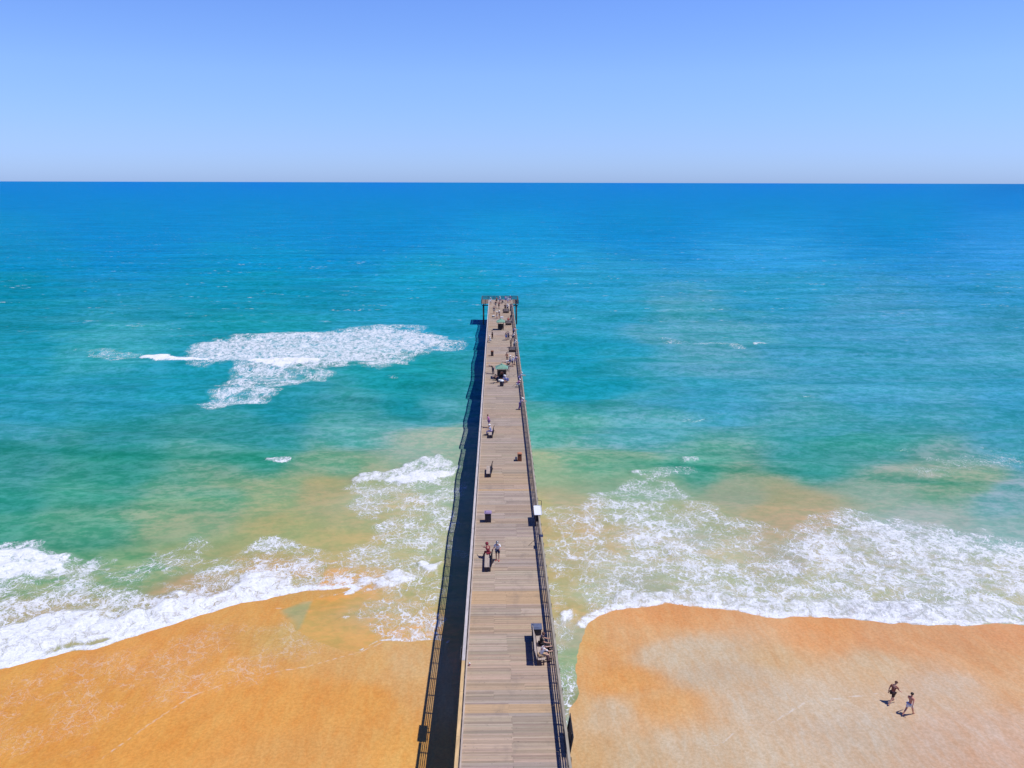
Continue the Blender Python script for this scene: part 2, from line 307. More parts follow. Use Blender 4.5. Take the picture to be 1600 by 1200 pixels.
SWELL = [ # crest line in the photo, height m, half width m, depth of shade painted on the face
 ([(-200,690),(0,694),(120,698),(250,706),(400,712),(520,706),(600,694)], .45, 3.2, 1.0),
 ([(-200,628),(0,622),(150,625),(300,640),(420,652)], .30, 3.2, .55),
 ([(380,566),(500,572),(640,566),(735,556)], .55, 3.0, .9),
 ([(560,655),(640,648),(735,650)], .25, 2.5, .5),
 ([(815,590),(900,572),(1000,558),(1100,566)], .45, 4.0, .9),
 ([(870,500),(1010,492),(1130,492),(1250,500)], .40, 4.0, .7),
 ([(1040,540),(1160,541),(1300,545),(1400,552)], .40, 3.5, .7),
 ([(840,700),(960,708),(1100,727),(1250,737),(1400,742),(1500,750),(1600,762),(1900,790)], .40, 2.4, 1.0),
 ([(1250,640),(1400,632),(1600,640),(1800,650)], .30, 3.5, .45),
 ([(850,640),(960,628),(1080,640),(1180,660)], .25, 3.0, .5),
 ([(-200,508),(0,506),(200,512),(420,508),(560,500)], .30, 4.5, .5),
 ([(1050,450),(1250,446),(1500,450),(1700,455)], .30, 6.0, .6),
 ([(1000,478),(1200,482),(1400,478),(1700,484)], .30, 5.0, .45),
 ([(-100,440),(200,436),(450,442),(700,440)], .30, 6.0, .4),
 ([(300,592),(450,600),(600,596),(730,600)], .22, 2.6, .5),
 ([(0,560),(120,556),(215,556)], .35, 3.0, .6),
 ([(0,790),(140,782),(300,790)], .18, 1.6, .35)]
def swell(X, Y):
    z = np.zeros(len(X)); t = np.zeros(len(X))
    for px, a, w, k in SWELL:
        q = P2(px); cy = np.interp(X, q[:, 0], q[:, 1]) + (vnoise(X, Y * 0, 14, 61) - .5) * 2.5; d = Y - cy
        L = q[-1, 0] - q[0, 0]; e = sst(X, q[0, 0], q[0, 0] + .25 * L) * (1 - sst(X, q[-1, 0] - .25 * L, q[-1, 0]))
        e = e * (.6 + .6 * vnoise(X, Y, 9, 62))
        z += .6 * a * e * np.exp(-np.where(d < 0, (d / (w * .6)) ** 2, (d / (w * 1.5)) ** 2))
        t += k * e * (np.exp(-((d + w * .75) / (w * .7)) ** 2) - .22 * np.exp(-((d - w * .5) / (w * .8)) ** 2))  # darker shoreward face, paler back: wave shading as a colour factor
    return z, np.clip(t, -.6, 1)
def density(X, Y, layers):
    d = np.zeros(len(X))
    for px, soft, v in layers:
        s = sdist(X, Y, P2(px), True, soft * 2 + 1)
        w = (vnoise(X, Y, soft * 1.6 + .5, 3) - .5) * soft * 2.2 + (vnoise(X, Y, 1.1, 5) - .5) * min(soft, 1.2)
        d = np.maximum(d, v * sst(s + w, -soft * .7, soft * .7))
    return d

# ------------------------------------------------------------ sea
K_SEA, K_SAND = 1.15, 1.05
def sea_fun(X, Y):
    sh = shore(X, Y)
    edge = sst(sh, 1, 16)
    z = np.zeros(len(X)); off = sst(Y, 70, 130)
    curve = Y + 6 * np.sin(X / 60.0 + .6) + 5 * (vnoise(X, Y, 45, 1) - .5) * 2
    for wl_, am, ang, ph in ((17.0, .30, .05, 0.3), (11.0, .16, -.12, 1.7), (6.3, .075, .22, 0.5), (3.7, .045, -.3, 2.2), (2.3, .028, .45, 4.0), (24.0, .20, -.03, 2.6)):
        fade = np.clip((300 - Y) / 120, 0, 1) if wl_ < 7 else np.clip((520 - Y) / 250, 0, 1)
        mod = .45 + 1.1 * vnoise(X, Y, wl_ * 3.1, int(wl_ * 10))
        t = ((curve + X * math.sin(ang)) / wl_) * 2 * math.pi + ph + 1.5 * vnoise(X, Y, wl_ * 2.0, int(wl_ * 7))
        z += am * fade * mod * (np.sin(t) + .25 * np.cos(2 * t))
    z = 1.1 * z * edge * (.35 + .65 * off)
    sz, face_shade = swell(X, Y); z += sz * edge
    solid = density(X, Y, SOLID); lace = density(X, Y, LACE)
    # the foam lip that runs along the water's edge
    onshore = (Y < 75) & (sh > -1)
    lipk = np.where(X < -13.5, 1.0, np.where(X > 8.5, .9, np.where(X > 3.8, .25, .28)))
    lipw = np.where(X < -13.5, .9, np.where(X > 8.5, .8, .18)) * (.6 + .8 * vnoise(X, Y, 3.0, 9))
    dL = sdist(X, Y, P2(SHORE_L), False, 9.0); dR = sdist(X, Y, P2(SHORE_R[6:]), False, 9.0); dl3 = sdist(X, Y, P2(LOBE[5:]), False, 9.0)
    dlb = sdist(X, Y, P2(LOBE[:5]), False, 9.0); dL = np.where(dlb < dL, 9.0, dL)
    lipk = np.where(dL < 1.8, 1.0, np.where(dR < 1.8, .9, np.where(dl3 < .6, .8, .12))); lipw = np.where((dL < 1.8) | (dR < 1.8), .85, .14) * (.6 + .8 * vnoise(X, Y, 3.0, 9))
    lip = lipk * (1 - sst(sh, lipw * .6, lipw * 1.5)) * sst(sh, -.2, .0)
    lip = np.where(onshore, lip, 0)
    solid = np.maximum(solid, lip)
    z += solid * (.14 + .34 * vnoise(X, Y, .9, 12)) * sst(sh, .3, 3.0)
    z += .035 * sst(sh, -.05, .25) - np.clip(-sh, 0, 6) * .05
    c = field(X, Y, SEA_S, K_SEA, (1, 1.0, .86)); nr = (np.abs(sh) < 3.2) | ((np.abs(sh) < 7.5) & (X > -17) & (X < -2) & (Y < 75)); c2 = field(X[nr], Y[nr], SAND_S, K_SAND, (1, .98, .77)); lob = (X[nr] > -17) & (X[nr] < -2); k = np.where(lob, sst(sh[nr], .3, 7.0), np.maximum(sst(sh[nr], -.3, .5), (X[nr] > 3) * 1.0 * (Y[nr] < 62)))[:, None]; c[nr] = c2 * (1 - k) + c[nr] * k
    c = c * (1 + face_shade[:, None] * np.array([-.62, -.19, -.25]))  # swell shading and sky reflection painted into the water colour
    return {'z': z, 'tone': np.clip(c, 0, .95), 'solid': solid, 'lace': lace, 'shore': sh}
xs = axis([(0, .30), (52, .42), (110, 1.0), (400, 9), (3000, 90), (42000, 3000)]); xs = np.concatenate([-xs[:0:-1], xs])
ys = axis([(33, .30), (100, .42), (170, .8), (330, 1.6), (900, 12), (4000, 120), (60000, 4000)])
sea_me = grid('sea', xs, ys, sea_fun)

def foam_nodes(t, P, solid, lace):
    w1 = t.vmath('SCALE', t.vmath('SUBTRACT', t.noise(P, .35, 3, .55, True), (.5, .5, .5)), k=3.2)
    w2 = t.vmath('SCALE', t.vmath('SUBTRACT', t.noise(P, 1.6, 3, .6, True), (.5, .5, .5)), k=1.0)
    Q = t.vmath('ADD', t.vmath('ADD', P, w1), w2)
    Qs = t.map(Q, (1.25, .66, 1), (0, 0, .35)); Qn = t.map(Q, (1.2, .7, 1), (0, 0, .35))
    e1, e2, e3 = t.vor(Qs, .72), t.vor(Qs, 1.9), t.vor(Qs, 4.6)
    n1 = t.noise(P, .22, 5, .6); n2 = t.noise(Qn, 1.1, 6, .65); n3 = t.noise(Qn, 4.5, 3, .6)
    L = t.math('MULTIPLY', lace, t.ss(n1, .36, .62, .12, 1.2), clamp=True)
    wa = t.math('MULTIPLY', L, t.ss(n2, .3, .7, .0, .17))
    wb = t.math('MULTIPLY', t.math('MULTIPLY', L, L), t.ss(n2, .3, .7, .0, .27))
    wc = t.math('MULTIPLY', t.math('MULTIPLY', L, L), t.ss(n2, .35, .7, .04, .42))
    def line(e, w): return t.math('SUBTRACT', 1.0, t.ss(e, t.math('MULTIPLY', w, .35), t.math('ADD', w, .015)))
    m1, m2, m3 = line(e1, wa), line(e2, wb), line(e3, wc)
    m = t.math('MAXIMUM', t.math('MULTIPLY', m1, .9), t.math('MAXIMUM', t.math('MULTIPLY', m2, .85), t.math('MULTIPLY', m3, .72)))
    m = t.math('MULTIPLY', m, t.ss(L, .02, .2))
    raw = t.math('ADD', solid, t.math('ADD', t.math('MULTIPLY', t.math('SUBTRACT', n2, .5), 1.5), t.math('MULTIPLY', t.math('SUBTRACT', n3, .5), .55)))
    so_ = t.math('MULTIPLY', t.ss(raw, .38, .95), t.ss(solid, .05, .2))
    return t.math('MAXIMUM', m, so_), n2, n3

def sea_material():
    m = bpy.data.materials.new('sea_water'); m.use_nodes = True; t = NT(m); b = t.n['Principled BSDF']
    P = t.n.new('ShaderNodeTexCoord').outputs['Object']
    geo = t.n.new('ShaderNodeSeparateXYZ'); t.l.new(P, geo.inputs[0]); yy = geo.outputs[1]
    tone = t.attr('tone', True); solid = t.attr('solid'); lace = t.attr('lace')
    foam, n2, n3 = foam_nodes(t, P, solid, lace)
    # sediment streaks in the water body
    st = t.noise(t.map(P, (.03, .11, 1), (0, 0, .12)), 1.0, 5, .6)
    st2 = t.noise(t.map(P, (.12, .35, 1), (0, 0, -.35)), 1.0, 4, .6)
    base = t.mix(1.0, tone, t.mix(t.ss(st, .3, .7), (.86, .90, .92, 1), (1.14, 1.08, 1.06, 1)), 'MULTIPLY')
    base = t.mix(1.0, base, t.mix(t.ss(st2, .3, .7), (.94, .95, .96, 1), (1.07, 1.05, 1.05, 1)), 'MULTIPLY')
    swell_sheen = t.noise(t.map(P, (.014, .06, 1), (0, 0, .06)), 1.0, 4, .6, dist=.5)  # swell bands: sky reflection on wave backs painted as paler streaks
    base = t.mix(1.0, base, t.mix(t.ss(swell_sheen, .34, .66), (.72, .93, .93, 1), (1.30, 1.05, 1.07, 1)), 'MULTIPLY')
    # wind ripples: crossing short crests, sky sheen painted as paler bluish tops, greener troughs
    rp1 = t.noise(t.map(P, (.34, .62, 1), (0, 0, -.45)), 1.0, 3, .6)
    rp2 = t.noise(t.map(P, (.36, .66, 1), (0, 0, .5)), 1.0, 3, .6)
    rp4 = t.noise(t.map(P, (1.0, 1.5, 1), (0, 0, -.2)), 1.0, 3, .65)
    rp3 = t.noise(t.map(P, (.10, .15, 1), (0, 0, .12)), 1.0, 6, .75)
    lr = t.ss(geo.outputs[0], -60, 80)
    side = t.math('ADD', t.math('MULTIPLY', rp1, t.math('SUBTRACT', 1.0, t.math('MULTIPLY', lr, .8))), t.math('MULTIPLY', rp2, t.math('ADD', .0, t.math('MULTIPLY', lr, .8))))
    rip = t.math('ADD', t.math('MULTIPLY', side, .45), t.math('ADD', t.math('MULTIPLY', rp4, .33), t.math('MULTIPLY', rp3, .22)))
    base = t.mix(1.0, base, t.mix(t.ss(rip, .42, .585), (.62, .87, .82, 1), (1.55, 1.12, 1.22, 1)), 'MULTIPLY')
    # bright shallow water keeps its own sandy colour
    sr = t.n.new('ShaderNodeSeparateColor'); t.l.new(tone, sr.inputs[0])
    base = t.mix(t.ss(sr.outputs[0], .08, .32, 0, .72), base, tone)
    # scattered whitecaps far out
    cell = t.noise(t.map(P, (.055, .22, 1)), 1.0, 3, .7); capn = t.noise(t.map(P, (.5, 1.6, 1)), 1.0, 3, .6)
    cap = t.math('MULTIPLY', t.ss(cell, .60, .68), t.ss(capn, .55, .68)); cap = t.math('MULTIPLY', cap, t.ss(yy, 150, 260))
    foam = t.math('MAXIMUM', foam, t.math('MULTIPLY', cap, .8))
    fcol = t.mix(t.ss(n3, .3, .7), (.66, .69, .74, 1), (.84, .86, .90, 1))
    t.n.remove(b); df = t.n.new('ShaderNodeBsdfDiffuse'); gl = t.n.new('ShaderNodeBsdfGlossy'); ms = t.n.new('ShaderNodeMixShader'); lw = t.n.new('ShaderNodeLayerWeight')
    t.put(df.inputs['Color'], t.mix(foam, base, fcol)); gl.inputs['Roughness'].default_value = .28; lw.inputs['Blend'].default_value = .3
    t.put(ms.inputs[0], t.math('MULTIPLY', t.math('ADD', .012, t.math('MULTIPLY', lw.outputs['Fresnel'], .05)), t.math('SUBTRACT', 1.0, foam)))
    t.l.new(df.outputs[0], ms.inputs[1]); t.l.new(gl.outputs[0], ms.inputs[2]); t.l.new(ms.outputs[0], t.n['Material Output'].inputs[0])
    h1 = t.bump(t.math('ADD', rp1, t.math('MULTIPLY', rp2, .4)), .55, .55)
    h2 = t.bump(t.math('ADD', t.math('MULTIPLY', foam, 1.0), t.math('MULTIPLY', n3, .25)), t.ss(foam, 0, .3, .0, .6), .12, h1)
    for q in (df, gl, lw): t.put(q.inputs['Normal'], h2)
    return m
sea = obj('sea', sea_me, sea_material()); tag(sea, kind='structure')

# ------------------------------------------------------------ beach
def sand_fun(X, Y):
    sh = shore(X, Y)
    z = -sh * .022 + .0
    z = np.where(sh > 3, -.066 - (sh - 3) * .14, z)
    z += .012 * (vnoise(X, Y, 5, 4) - .5) * sst(-sh, 0, 3) + .5 * sst(-sh, 35, 60) * vnoise(X, Y, 12, 8)
    dl = np.full(len(X), 9.0)
    for s_ in SWASH: dl = np.minimum(dl, sdist(X, Y, P2(s_), False, 9.0))
    c = field(X, Y, SAND_S, K_SAND, (1, .98, .77))
    lace = density(X, Y, [([(440,960),(500,930),(640,920),(690,930),(690,1000),(600,1003),(560,1018),(400,1058),(420,1010)], 1.2, .26), ([(0,1050),(300,980),(440,940),(420,1040),(300,1085),(200,1140),(0,1190)], 2.5, .24)])
    return {'z': z, 'tone': c, 'shore': sh, 'line': dl, 'lace': lace}
xs = axis([(0, .25), (48, .35), (90, 1.0), (500, 12)]); xs = np.concatenate([-xs[:0:-1], xs])
ys = np.concatenate([-axis([(-34, .4), (20, 2), (400, 20)])[:0:-1], axis([(34, .25), (72, .35), (140, 1.5), (330, 10)])])
def sand_material():
    m = bpy.data.materials.new('wet_beach_sand'); m.use_nodes = True; t = NT(m); b = t.n['Principled BSDF']
    P = t.n.new('ShaderNodeTexCoord').outputs['Object']
    tone = t.attr('tone', True); line = t.attr('line'); lace = t.attr('lace'); sh = t.attr('shore')
    st = t.noise(t.map(P, (.5, .16, 1), (0, 0, .5)), 1.0, 6, .65, dist=.6)
    st2 = t.noise(t.map(P, (2.0, .6, 1), (0, 0, .25)), 1.0, 5, .7, dist=.4)
    g = t.noise(P, 4.5, 5, .75); big = t.noise(P, .09, 3, .5)
    c = t.mix(1.0, tone, t.mix(t.ss(st, .3, .7), (.99, .93, .86, 1), (1.02, 1.06, 1.12, 1)), 'MULTIPLY')
    c = t.mix(1.0, c, t.mix(t.ss(st2, .3, .7), (1.0, .93, .85, 1), (1.0, 1.06, 1.13, 1)), 'MULTIPLY')
    c = t.mix(1.0, c, t.mix(t.ss(g, .25, .75), (.84, .82, .77, 1), (1.13, 1.15, 1.19, 1)), 'MULTIPLY')
    c = t.mix(1.0, c, t.mix(t.ss(big, .35, .65), (.95, .94, .92, 1), (1.03, 1.04, 1.05, 1)), 'MULTIPLY')
    foam, n2, n3 = foam_nodes(t, P, 0.0, lace)
    w = t.math('MULTIPLY', t.ss(n2, .3, .7, .02, .06), t.ss(t.noise(P, .35, 2), .35, .6, .5, 1.2))
    ln = t.math('SUBTRACT', 1.0, t.ss(t.math('SUBTRACT', line, w), -.02, .08))
    f = t.math('MAXIMUM', t.math('MULTIPLY', foam, .32), t.math('MULTIPLY', ln, .42))
    t.put(b.inputs['Base Color'], t.mix(f, c, (.72, .70, .66, 1)))
    t.put(b.inputs['Roughness'], t.ss(st, .3, .7, .42, .62)); b.inputs['Specular IOR Level'].default_value = .25
    t.put(b.inputs['Normal'], t.bump(t.math('ADD', t.math('MULTIPLY', st2, .8), t.math('MULTIPLY', g, .25)), .35, .06))
    return m
sand = obj('beach', grid('beach', xs, ys, sand_fun), sand_material()); tag(sand, kind='structure')
SAND_POLY = SEAPOLY
def sand_z(x, y):
    return float(sand_fun(np.array([x]), np.array([y]))['z'][0])

# ------------------------------------------------------------ materials of the pier
def plank_material(name, lo, hi, ax=(1.2, 14, 14)):
    m = bpy.data.materials.new(name); m.use_nodes = True; t = NT(m); b = t.n['Principled BSDF']
    P = t.n.new('ShaderNodeTexCoord').outputs['Object']; tint = t.attr('tint', True)
    gr = t.noise(t.map(P, ax), 1.0, 5, .65); st = t.noise(t.map(P, (.9, .5, 1)), 1.0, 5, .6); sp = t.noise(P, 5.0, 3, .6)
    c = t.mix(gr, (*lo, 1), (*hi, 1)); c = t.mix(1.0, c, tint, 'MULTIPLY')
    c = t.mix(t.ss(st, .52, .75, 0, .38), c, (.20, .165, .14, 1)); c = t.mix(t.ss(sp, .62, .75, 0, .45), c, (.12, .10, .09, 1))
    t.put(b.inputs['Base Color'], c); b.inputs['Roughness'].default_value = .85; b.inputs['Specular IOR Level'].default_value = .2
    t.put(b.inputs['Normal'], t.bump(gr, .4, .01))
    return m
M = {}
M['plank'] = plank_material('weathered_planks', (.30, .228, .165), (.50, .405, .315))
M['cap'] = mat('weathered_rail_cap', (.52, .47, .45), .8, .2, 2.5, stretch=(3, .4, 3))
M['capright'] = mat('darker_rail_cap', (.34, .30, .235), .8, .25, 2.5, stretch=(3, .4, 3))
M['capnew'] = mat('new_rail_cap', (.62, .42, .20), .8, .2, 2.5, stretch=(3, .4, 3))
M['rail'] = mat('rail_wood', (.15, .12, .10), .85, .3, 3, stretch=(3, .5, 3))
M['post'] = mat('post_wood', (.085, .065, .055), .85, .3, 5)
M['pile'] = mat('tarred_pile', (.055, .045, .04), .8, .4, 3)
M['beam'] = mat('beam_wood', (.10, .08, .065), .85, .3, 3)
M['bench'] = mat('bench_wood', (.46, .38, .33), .85, .2, 5, stretch=(1, .2, 1))
M['benchdark'] = mat('bench_dark_wood', (.09, .06, .05), .85, .3, 5)
M['board'] = mat('sign_board', (.035, .035, .04), .6, .2, 3)
M['white'] = mat('white_paint', (.80, .81, .82), .4, .05, 5)
M['steel'] = mat('grey_metal', (.30, .31, .33), .4, .1, 5, metallic=.8)
M['black'] = mat('black_plastic', (.012, .012, .015), .5, .3, 5)
M['binbody'] = mat('bin_body', (.035, .030, .05), .7, .3, 5)
M['binlid'] = mat('lilac_bin_lid', (.30, .22, .36), .6, .15, 5)
M['binlidnavy'] = mat('navy_bin_lid', (.10, .12, .19), .6, .2, 5)
M['brownbin'] = mat('brown_bin', (.26, .09, .04), .7, .3, 5)
M['brownlid'] = mat('brown_bin_lid', (.50, .22, .12), .7, .2, 5)
M['green'] = mat('green_roof', (.17, .34, .24), .6, .2, 3)
M['hutwood'] = mat('shelter_wood', (.07, .05, .045), .85, .3, 4)
M['red'] = mat('red_plastic', (.45, .03, .03), .5, .2, 5)
M['blue'] = mat('blue_plastic', (.04, .10, .38), .4, .2, 5)
M['hair_dark'] = mat('dark_hair', (.015, .011, .009), .6, .3, 30)
M['hair_brown'] = mat('brown_hair', (.10, .035, .02), .6, .3, 30)
M['eye'] = mat('eye', (.02, .015, .01), .3, .1, 9)
for k, c in dict(skin_tan=(.56, .30, .21), skin_light=(.60, .36, .27), skin_red=(.55, .24, .17)).items(): M[k] = mat(k, c, .55, .08, 8)
CL = dict(white=(.78, .78, .80), navy=(.02, .03, .09), blue=(.06, .13, .45), paleblue=(.42, .52, .75), maroon=(.20, .015, .035), brown=(.26, .085, .06), black=(.015, .014, .018),
          pink=(.72, .22, .50), purple=(.17, .08, .32), red=(.50, .04, .03), tan=(.50, .36, .22), grey=(.25, .26, .28), rust=(.40, .14, .06), lilac=(.48, .40, .66), swim=(.70, .72, .78), darkbrown=(.05, .025, .02))
for k, c in CL.items(): M['c_' + k] = mat(k + '_cloth', c, .9, .12, 14)

# ------------------------------------------------------------ pier
DH, XL, XR = 5.5, -2.22, 3.80          # deck height and edges
Y0, Y1, YT = 6.0, 219.0, 211.5
TX0, TX1 = -4.25, 5.45
pier = empty('fishing_pier', (0, 0, 0))
tag(pier, 'long weathered timber fishing pier running from the beach out to sea', 'pier')
def deck_mesh():
    mb = MB(); y = Y0; tints = []; band = np.array([1., 1., 1.]); left = 0; band2 = band; seam = .62
    while y < Y1 - .02:
        if left <= 0:
            left = random.randint(4, 26); k = random.random(); base = random.uniform(.94, 1.06)
            band = np.array([1, 1, 1]) * base
            if k < .08: band = np.array([1.06, .98, .88]) * base
            elif k < .4: band = np.array([.97, .98, 1.06]) * base
            elif k < .55: band = np.array([1.03, .98, .96]) * base
            band2 = band * random.uniform(.95, 1.05); seam = random.choice((.62, .45, .8, -.3, 1.7))
        fresh = (55.2 < y < 57.2) or (42.2 < y < 43.1) or (78.5 < y < 79)
        x0, x1 = (TX0, TX1) if y >= YT else (XL, XR)
        wv = .143
        xm = seam + random.uniform(-.06, .06)
        for i, (a, b) in enumerate(((x0, xm - .001), (xm + .001, x1))):
            j = random.uniform(-.02, .02)
            f = mb.box(((a + b) / 2 + j * .5, y + wv / 2, DH - .025 + random.uniform(-.004, .004)), (b - a, wv - .004, .05))
            tv = (band if i == 0 else band2) * random.uniform(.76, 1.18) * (np.array([1.0, 1.0, 1.0]) + rng.uniform(-.03, .03, 3))
            if fresh: tv = np.array([1.18, 1.03, .82]) * random.uniform(.93, 1.07)
            tints += [tv] * 4 + [tv * .22, tv]  # underside tint darkened to deepen the shade below the deck
        y += wv; left -= 1
    bm = mb.bm; lay = bm.loops.layers.float_color.new('tint')
    bm.faces.ensure_lookup_table()
    for f, tv in zip(bm.faces, tints):
        for lp in f.loops: lp[lay] = (*tv, 1)
    return mb.mesh('deck')
deck = obj('deck', deck_mesh(), M['plank'], pier)
post_me = MB(); post_me.box((0, 0, .40), (.12, .12, 1.36)); post_me = post_me.mesh('railing_post', .008)
PS = 2.05
def side_rail(x, s, label, y0, y1):
    """s = +1 when the outside is towards +x; returns the railing part"""
    mb = MB()
    for z in (.20, .49, .78): mb.box((x, (y0 + y1) / 2, DH + z), (.04, y1 - y0, .085))
    r = obj('railing', mb.mesh('railing'), M['rail'], pier); r['label'] = label
    ys_ = [y1 - .1 - PS * k for k in range(int((y1 - y0) / PS) + 1)]
    return r, ys_
rl, yl = side_rail(XL - .03, -1, 'left railing of the pier', Y0, YT - .1)
rr, yr = side_rail(XR + .03, 1, 'right railing of the pier', Y0, YT - .1)
def posts(r, x, ys_, cap_x):
    near = sorted([y for y in ys_ if y > 34])[:86]
    for y in near: obj('railing_post', post_me, M['post'], r, (x, y, DH))
    rest = [y for y in ys_ if y not in near]
    mb = MB()
    for y in rest: mb.box((x, y, DH + .40), (.12, .12, 1.36))
    o = obj('railing_post', mb.mesh('railing_posts_far'), M['post'], r); o['kind'] = 'stuff'
posts(rl, XL - .115, yl, 0); posts(rr, XR + .115, yr, 0)
def cap(x, y0, y1, m, r, w=.20):
    mb = MB(); y = y0
    while y < y1 - .05:
        L = min(4.1, y1 - y); mb.box((x + random.uniform(-.006, .006), y + L / 2, DH + 1.10 + random.uniform(-.003, .003)), (w, L - .012, .042)); y += L
    return obj('handrail', mb.mesh('handrail'), m, r)
cap(XL - .07, 46.2, YT - .05, M['cap'], rl); o = cap(XL - .07, Y0, 46.19, M['capnew'], rl); o['label'] = 'newer golden brown stretch of handrail'
cap(XR + .05, Y0, YT - .05, M['capright'], rr, .15)
# curb boards and stringers
mb = MB()
mb.box((XL + .09, (Y0 + YT) / 2, DH + .05), (.09, YT - Y0, .09)); obj('curb', mb.mesh('curb'), M['bench'], pier)
def beam_obj(name, c, d, rz=0.0, ry=0.0):
    q = MB(); q.box((0, 0, 0), d); return obj(name, q.mesh(name, .01), M['beam'], pier, c, (0, ry, rz))
for x in (XL + .15, -.7, .8, 2.3, XR - .15): beam_obj('stringer', (x, (Y0 + Y1) / 2, DH - .19), (.12, Y1 - Y0, .27))
for x in (XL - .03, XR + .03): beam_obj('fascia_board', (x, (Y0 + YT) / 2, DH - .19), (.06, YT - Y0, .28))
# end platform railing
er = MB()
segs = [((TX0, Y1), (TX1, Y1)), ((TX0, YT), (TX0, Y1)), ((TX1, YT), (TX1, Y1)), ((TX0, YT), (XL - .1, YT)), ((XR + .1, YT), (TX1, YT))]
for (a, b) in segs:
    L = math.hypot(b[0] - a[0], b[1] - a[1]); rz = math.atan2(b[1] - a[1], b[0] - a[0]); c = ((a[0] + b[0]) / 2, (a[1] + b[1]) / 2)
    for z in (.17, .42, .67, .90): er.box((*c, DH + z), (L - .06, .045, .12), rz)
er = obj('railing', er.mesh('end_railing'), M['rail'], pier); er['label'] = 'railing round the wider platform at the far end'
mb = MB()
for k, (a, b) in enumerate(segs):
    L = math.hypot(b[0] - a[0], b[1] - a[1]); rz = math.atan2(b[1] - a[1], b[0] - a[0]); c = ((a[0] + b[0]) / 2, (a[1] + b[1]) / 2)
    mb.box((*c, DH + 1.10 + .003 * k), (L + (.2 if k == 0 else -.2), .2, .04), rz)
obj('handrail', mb.mesh('end_handrail'), M['post'], er)
for (x, y) in [(TX0 + (TX1 - TX0) * i / 6, Y1 + .09) for i in range(7)] + [(TX0 - .09, YT + i * 2.4) for i in range(3)] + [(TX1 + .09, YT + i * 2.4) for i in range(3)] + [(-3.3, YT - .09), (4.7, YT - .09)]:
    obj('railing_post', post_me, M['post'], er, (x, y, DH))
# bents: three piles, a cap beam and a brace
pm = MB(); pm.tube((0, 0, -3.5), (0, 0, DH - .62), .19, .16, 12); pile_me = pm.mesh('piling', 0, True)
ys_b = [13.1 + 6.6 * k for k in range(31)]
q = MB(); q.box((0, 0, 0), (6.2, .3, .3)); cb_me = q.mesh('cross_beam', .01)
va, vb = Vector((XL + .2, 0, 1.0)), Vector((XR - .2, 0, DH - .8)); vd = vb - va
q = MB(); q.box((0, 0, 0), (vd.length, .06, .22)); br_me = q.mesh('cross_brace', .008)
for y in ys_b:
    for x in (XL + .35, .8, XR - .35): obj('piling', pile_me, M['pile'], pier, (x, y, 0))
    obj('cross_beam', cb_me, M['beam'], pier, (.79, y, DH - .48))
    obj('cross_brace', br_me, M['beam'], pier, ((va.x + vb.x) / 2, y + .22, (va.z + vb.z) / 2), (0, -math.atan2(vd.z, vd.x), 0))
for x, y in ((TX1 - .4, YT + .3), (TX1 - .4, Y1 - .6), (TX0 + .4, YT + .3), (TX0 + .4, Y1 - .6), (XR + .25, YT - 6.5), (XL - .25, YT - 6.5)):
    obj('piling', pile_me, M['pile'], pier, (x, y, 0))
beam_obj('cross_beam', ((TX0 + TX1) / 2, YT + .3, DH - .47), (TX1 - TX0 - .1, .28, .26)); beam_obj('cross_beam', ((TX0 + TX1) / 2, Y1 - .6, DH - .475), (TX1 - TX0 - .1, .28, .25))

def dk0(px, py, z): p = G(px, py, z); return float(p[0]), float(p[1])
# boards fixed along the railings
def sign(x, y0, y1, zb, zt, lean, label):
    t = empty('sign_board', (x, (y0 + y1) / 2, DH)); tag(t, label, 'sign')
    mb = MB(); L = math.hypot(zt - zb, lean); mb.box((lean / 2, 0, (zb + zt) / 2), (.035, y1 - y0, L), 0, 0, math.atan2(lean, zt - zb))
    obj('panel', mb.mesh('panel', .005), M['board'], t)
    for s in (-1, 1):
        mb = MB(); mb.box((lean / 2 - .05 * (1 if lean > 0 else -1), s * (y1 - y0) * .33, (zb + zt) / 2), (.05, .07, L * .95), 0, 0, math.atan2(lean, zt - zb))
        obj('bracket', mb.mesh('bracket'), M['post'], t)
_y = dk0(885, 1146, DH + .8)[1]
sign(XR + .20, _y - 1.05, _y + 1.05, .10, 1.38, .20, 'long dark board leaning outward on the right railing near the beach')
sign(XL - .25, 46.3, 48.0, -.1, 1.12, -.05, 'dark board fixed flat outside the left railing over the sand')

# ------------------------------------------------------------ things on the deck
def dk(px, py, z=DH): p = G(px, py, z); return float(p[0]), float(p[1])
def bench(px, py, L, side, label, rz=0.0, first=[None]):
    """long slatted bench; side=+1 backrest on its right, -1 on its left; py is the middle"""
    x, y = dk(px, py); b = empty('bench', (x, y, DH), rz); tag(b, label, 'bench', 'wooden benches along the pier')
    mb = MB(); w = .46
    for k in range(4): mb.box((-side * .05 + (k - 1.5) * .118, 0, .46), (.104, L, .04))
    obj('seat', mb.mesh('seat', .004), M['bench'], b)
    mb = MB()
    for k in range(4 if side > 0 else 5): mb.box((side * (.25 + .035 * k + .01), 0, .56 + k * .13), (.03, L, .115), 0, 0, side * .26)
    obj('backrest', mb.mesh('backrest', .004), M['benchdark'] if side > 0 else M['bench'], b)  # backs facing away from the sun get dark wood: shade put into colour
    mb = MB(); mb.box((side * .225, 0, .25), (.03, L - .3, .40)); obj('skirt_board', mb.mesh('skirt'), M['benchdark'], b)
    for s in (-1, 1):
        mb = MB(); yy = s * (L / 2 - .12)
        mb.box((-side * .20, yy, .215), (.09, .09, .43)); mb.box((side * .18, yy, .215), (.09, .09, .43))
        mb.box((-side * .02, yy - s * .095, .40), (.52, .07, .07)); mb.box((side * .355, yy, .76), (.05, .07, .74), 0, 0, side * .26)
        obj('leg', mb.mesh('bench_end', .004), M['benchdark'], b)
    return b
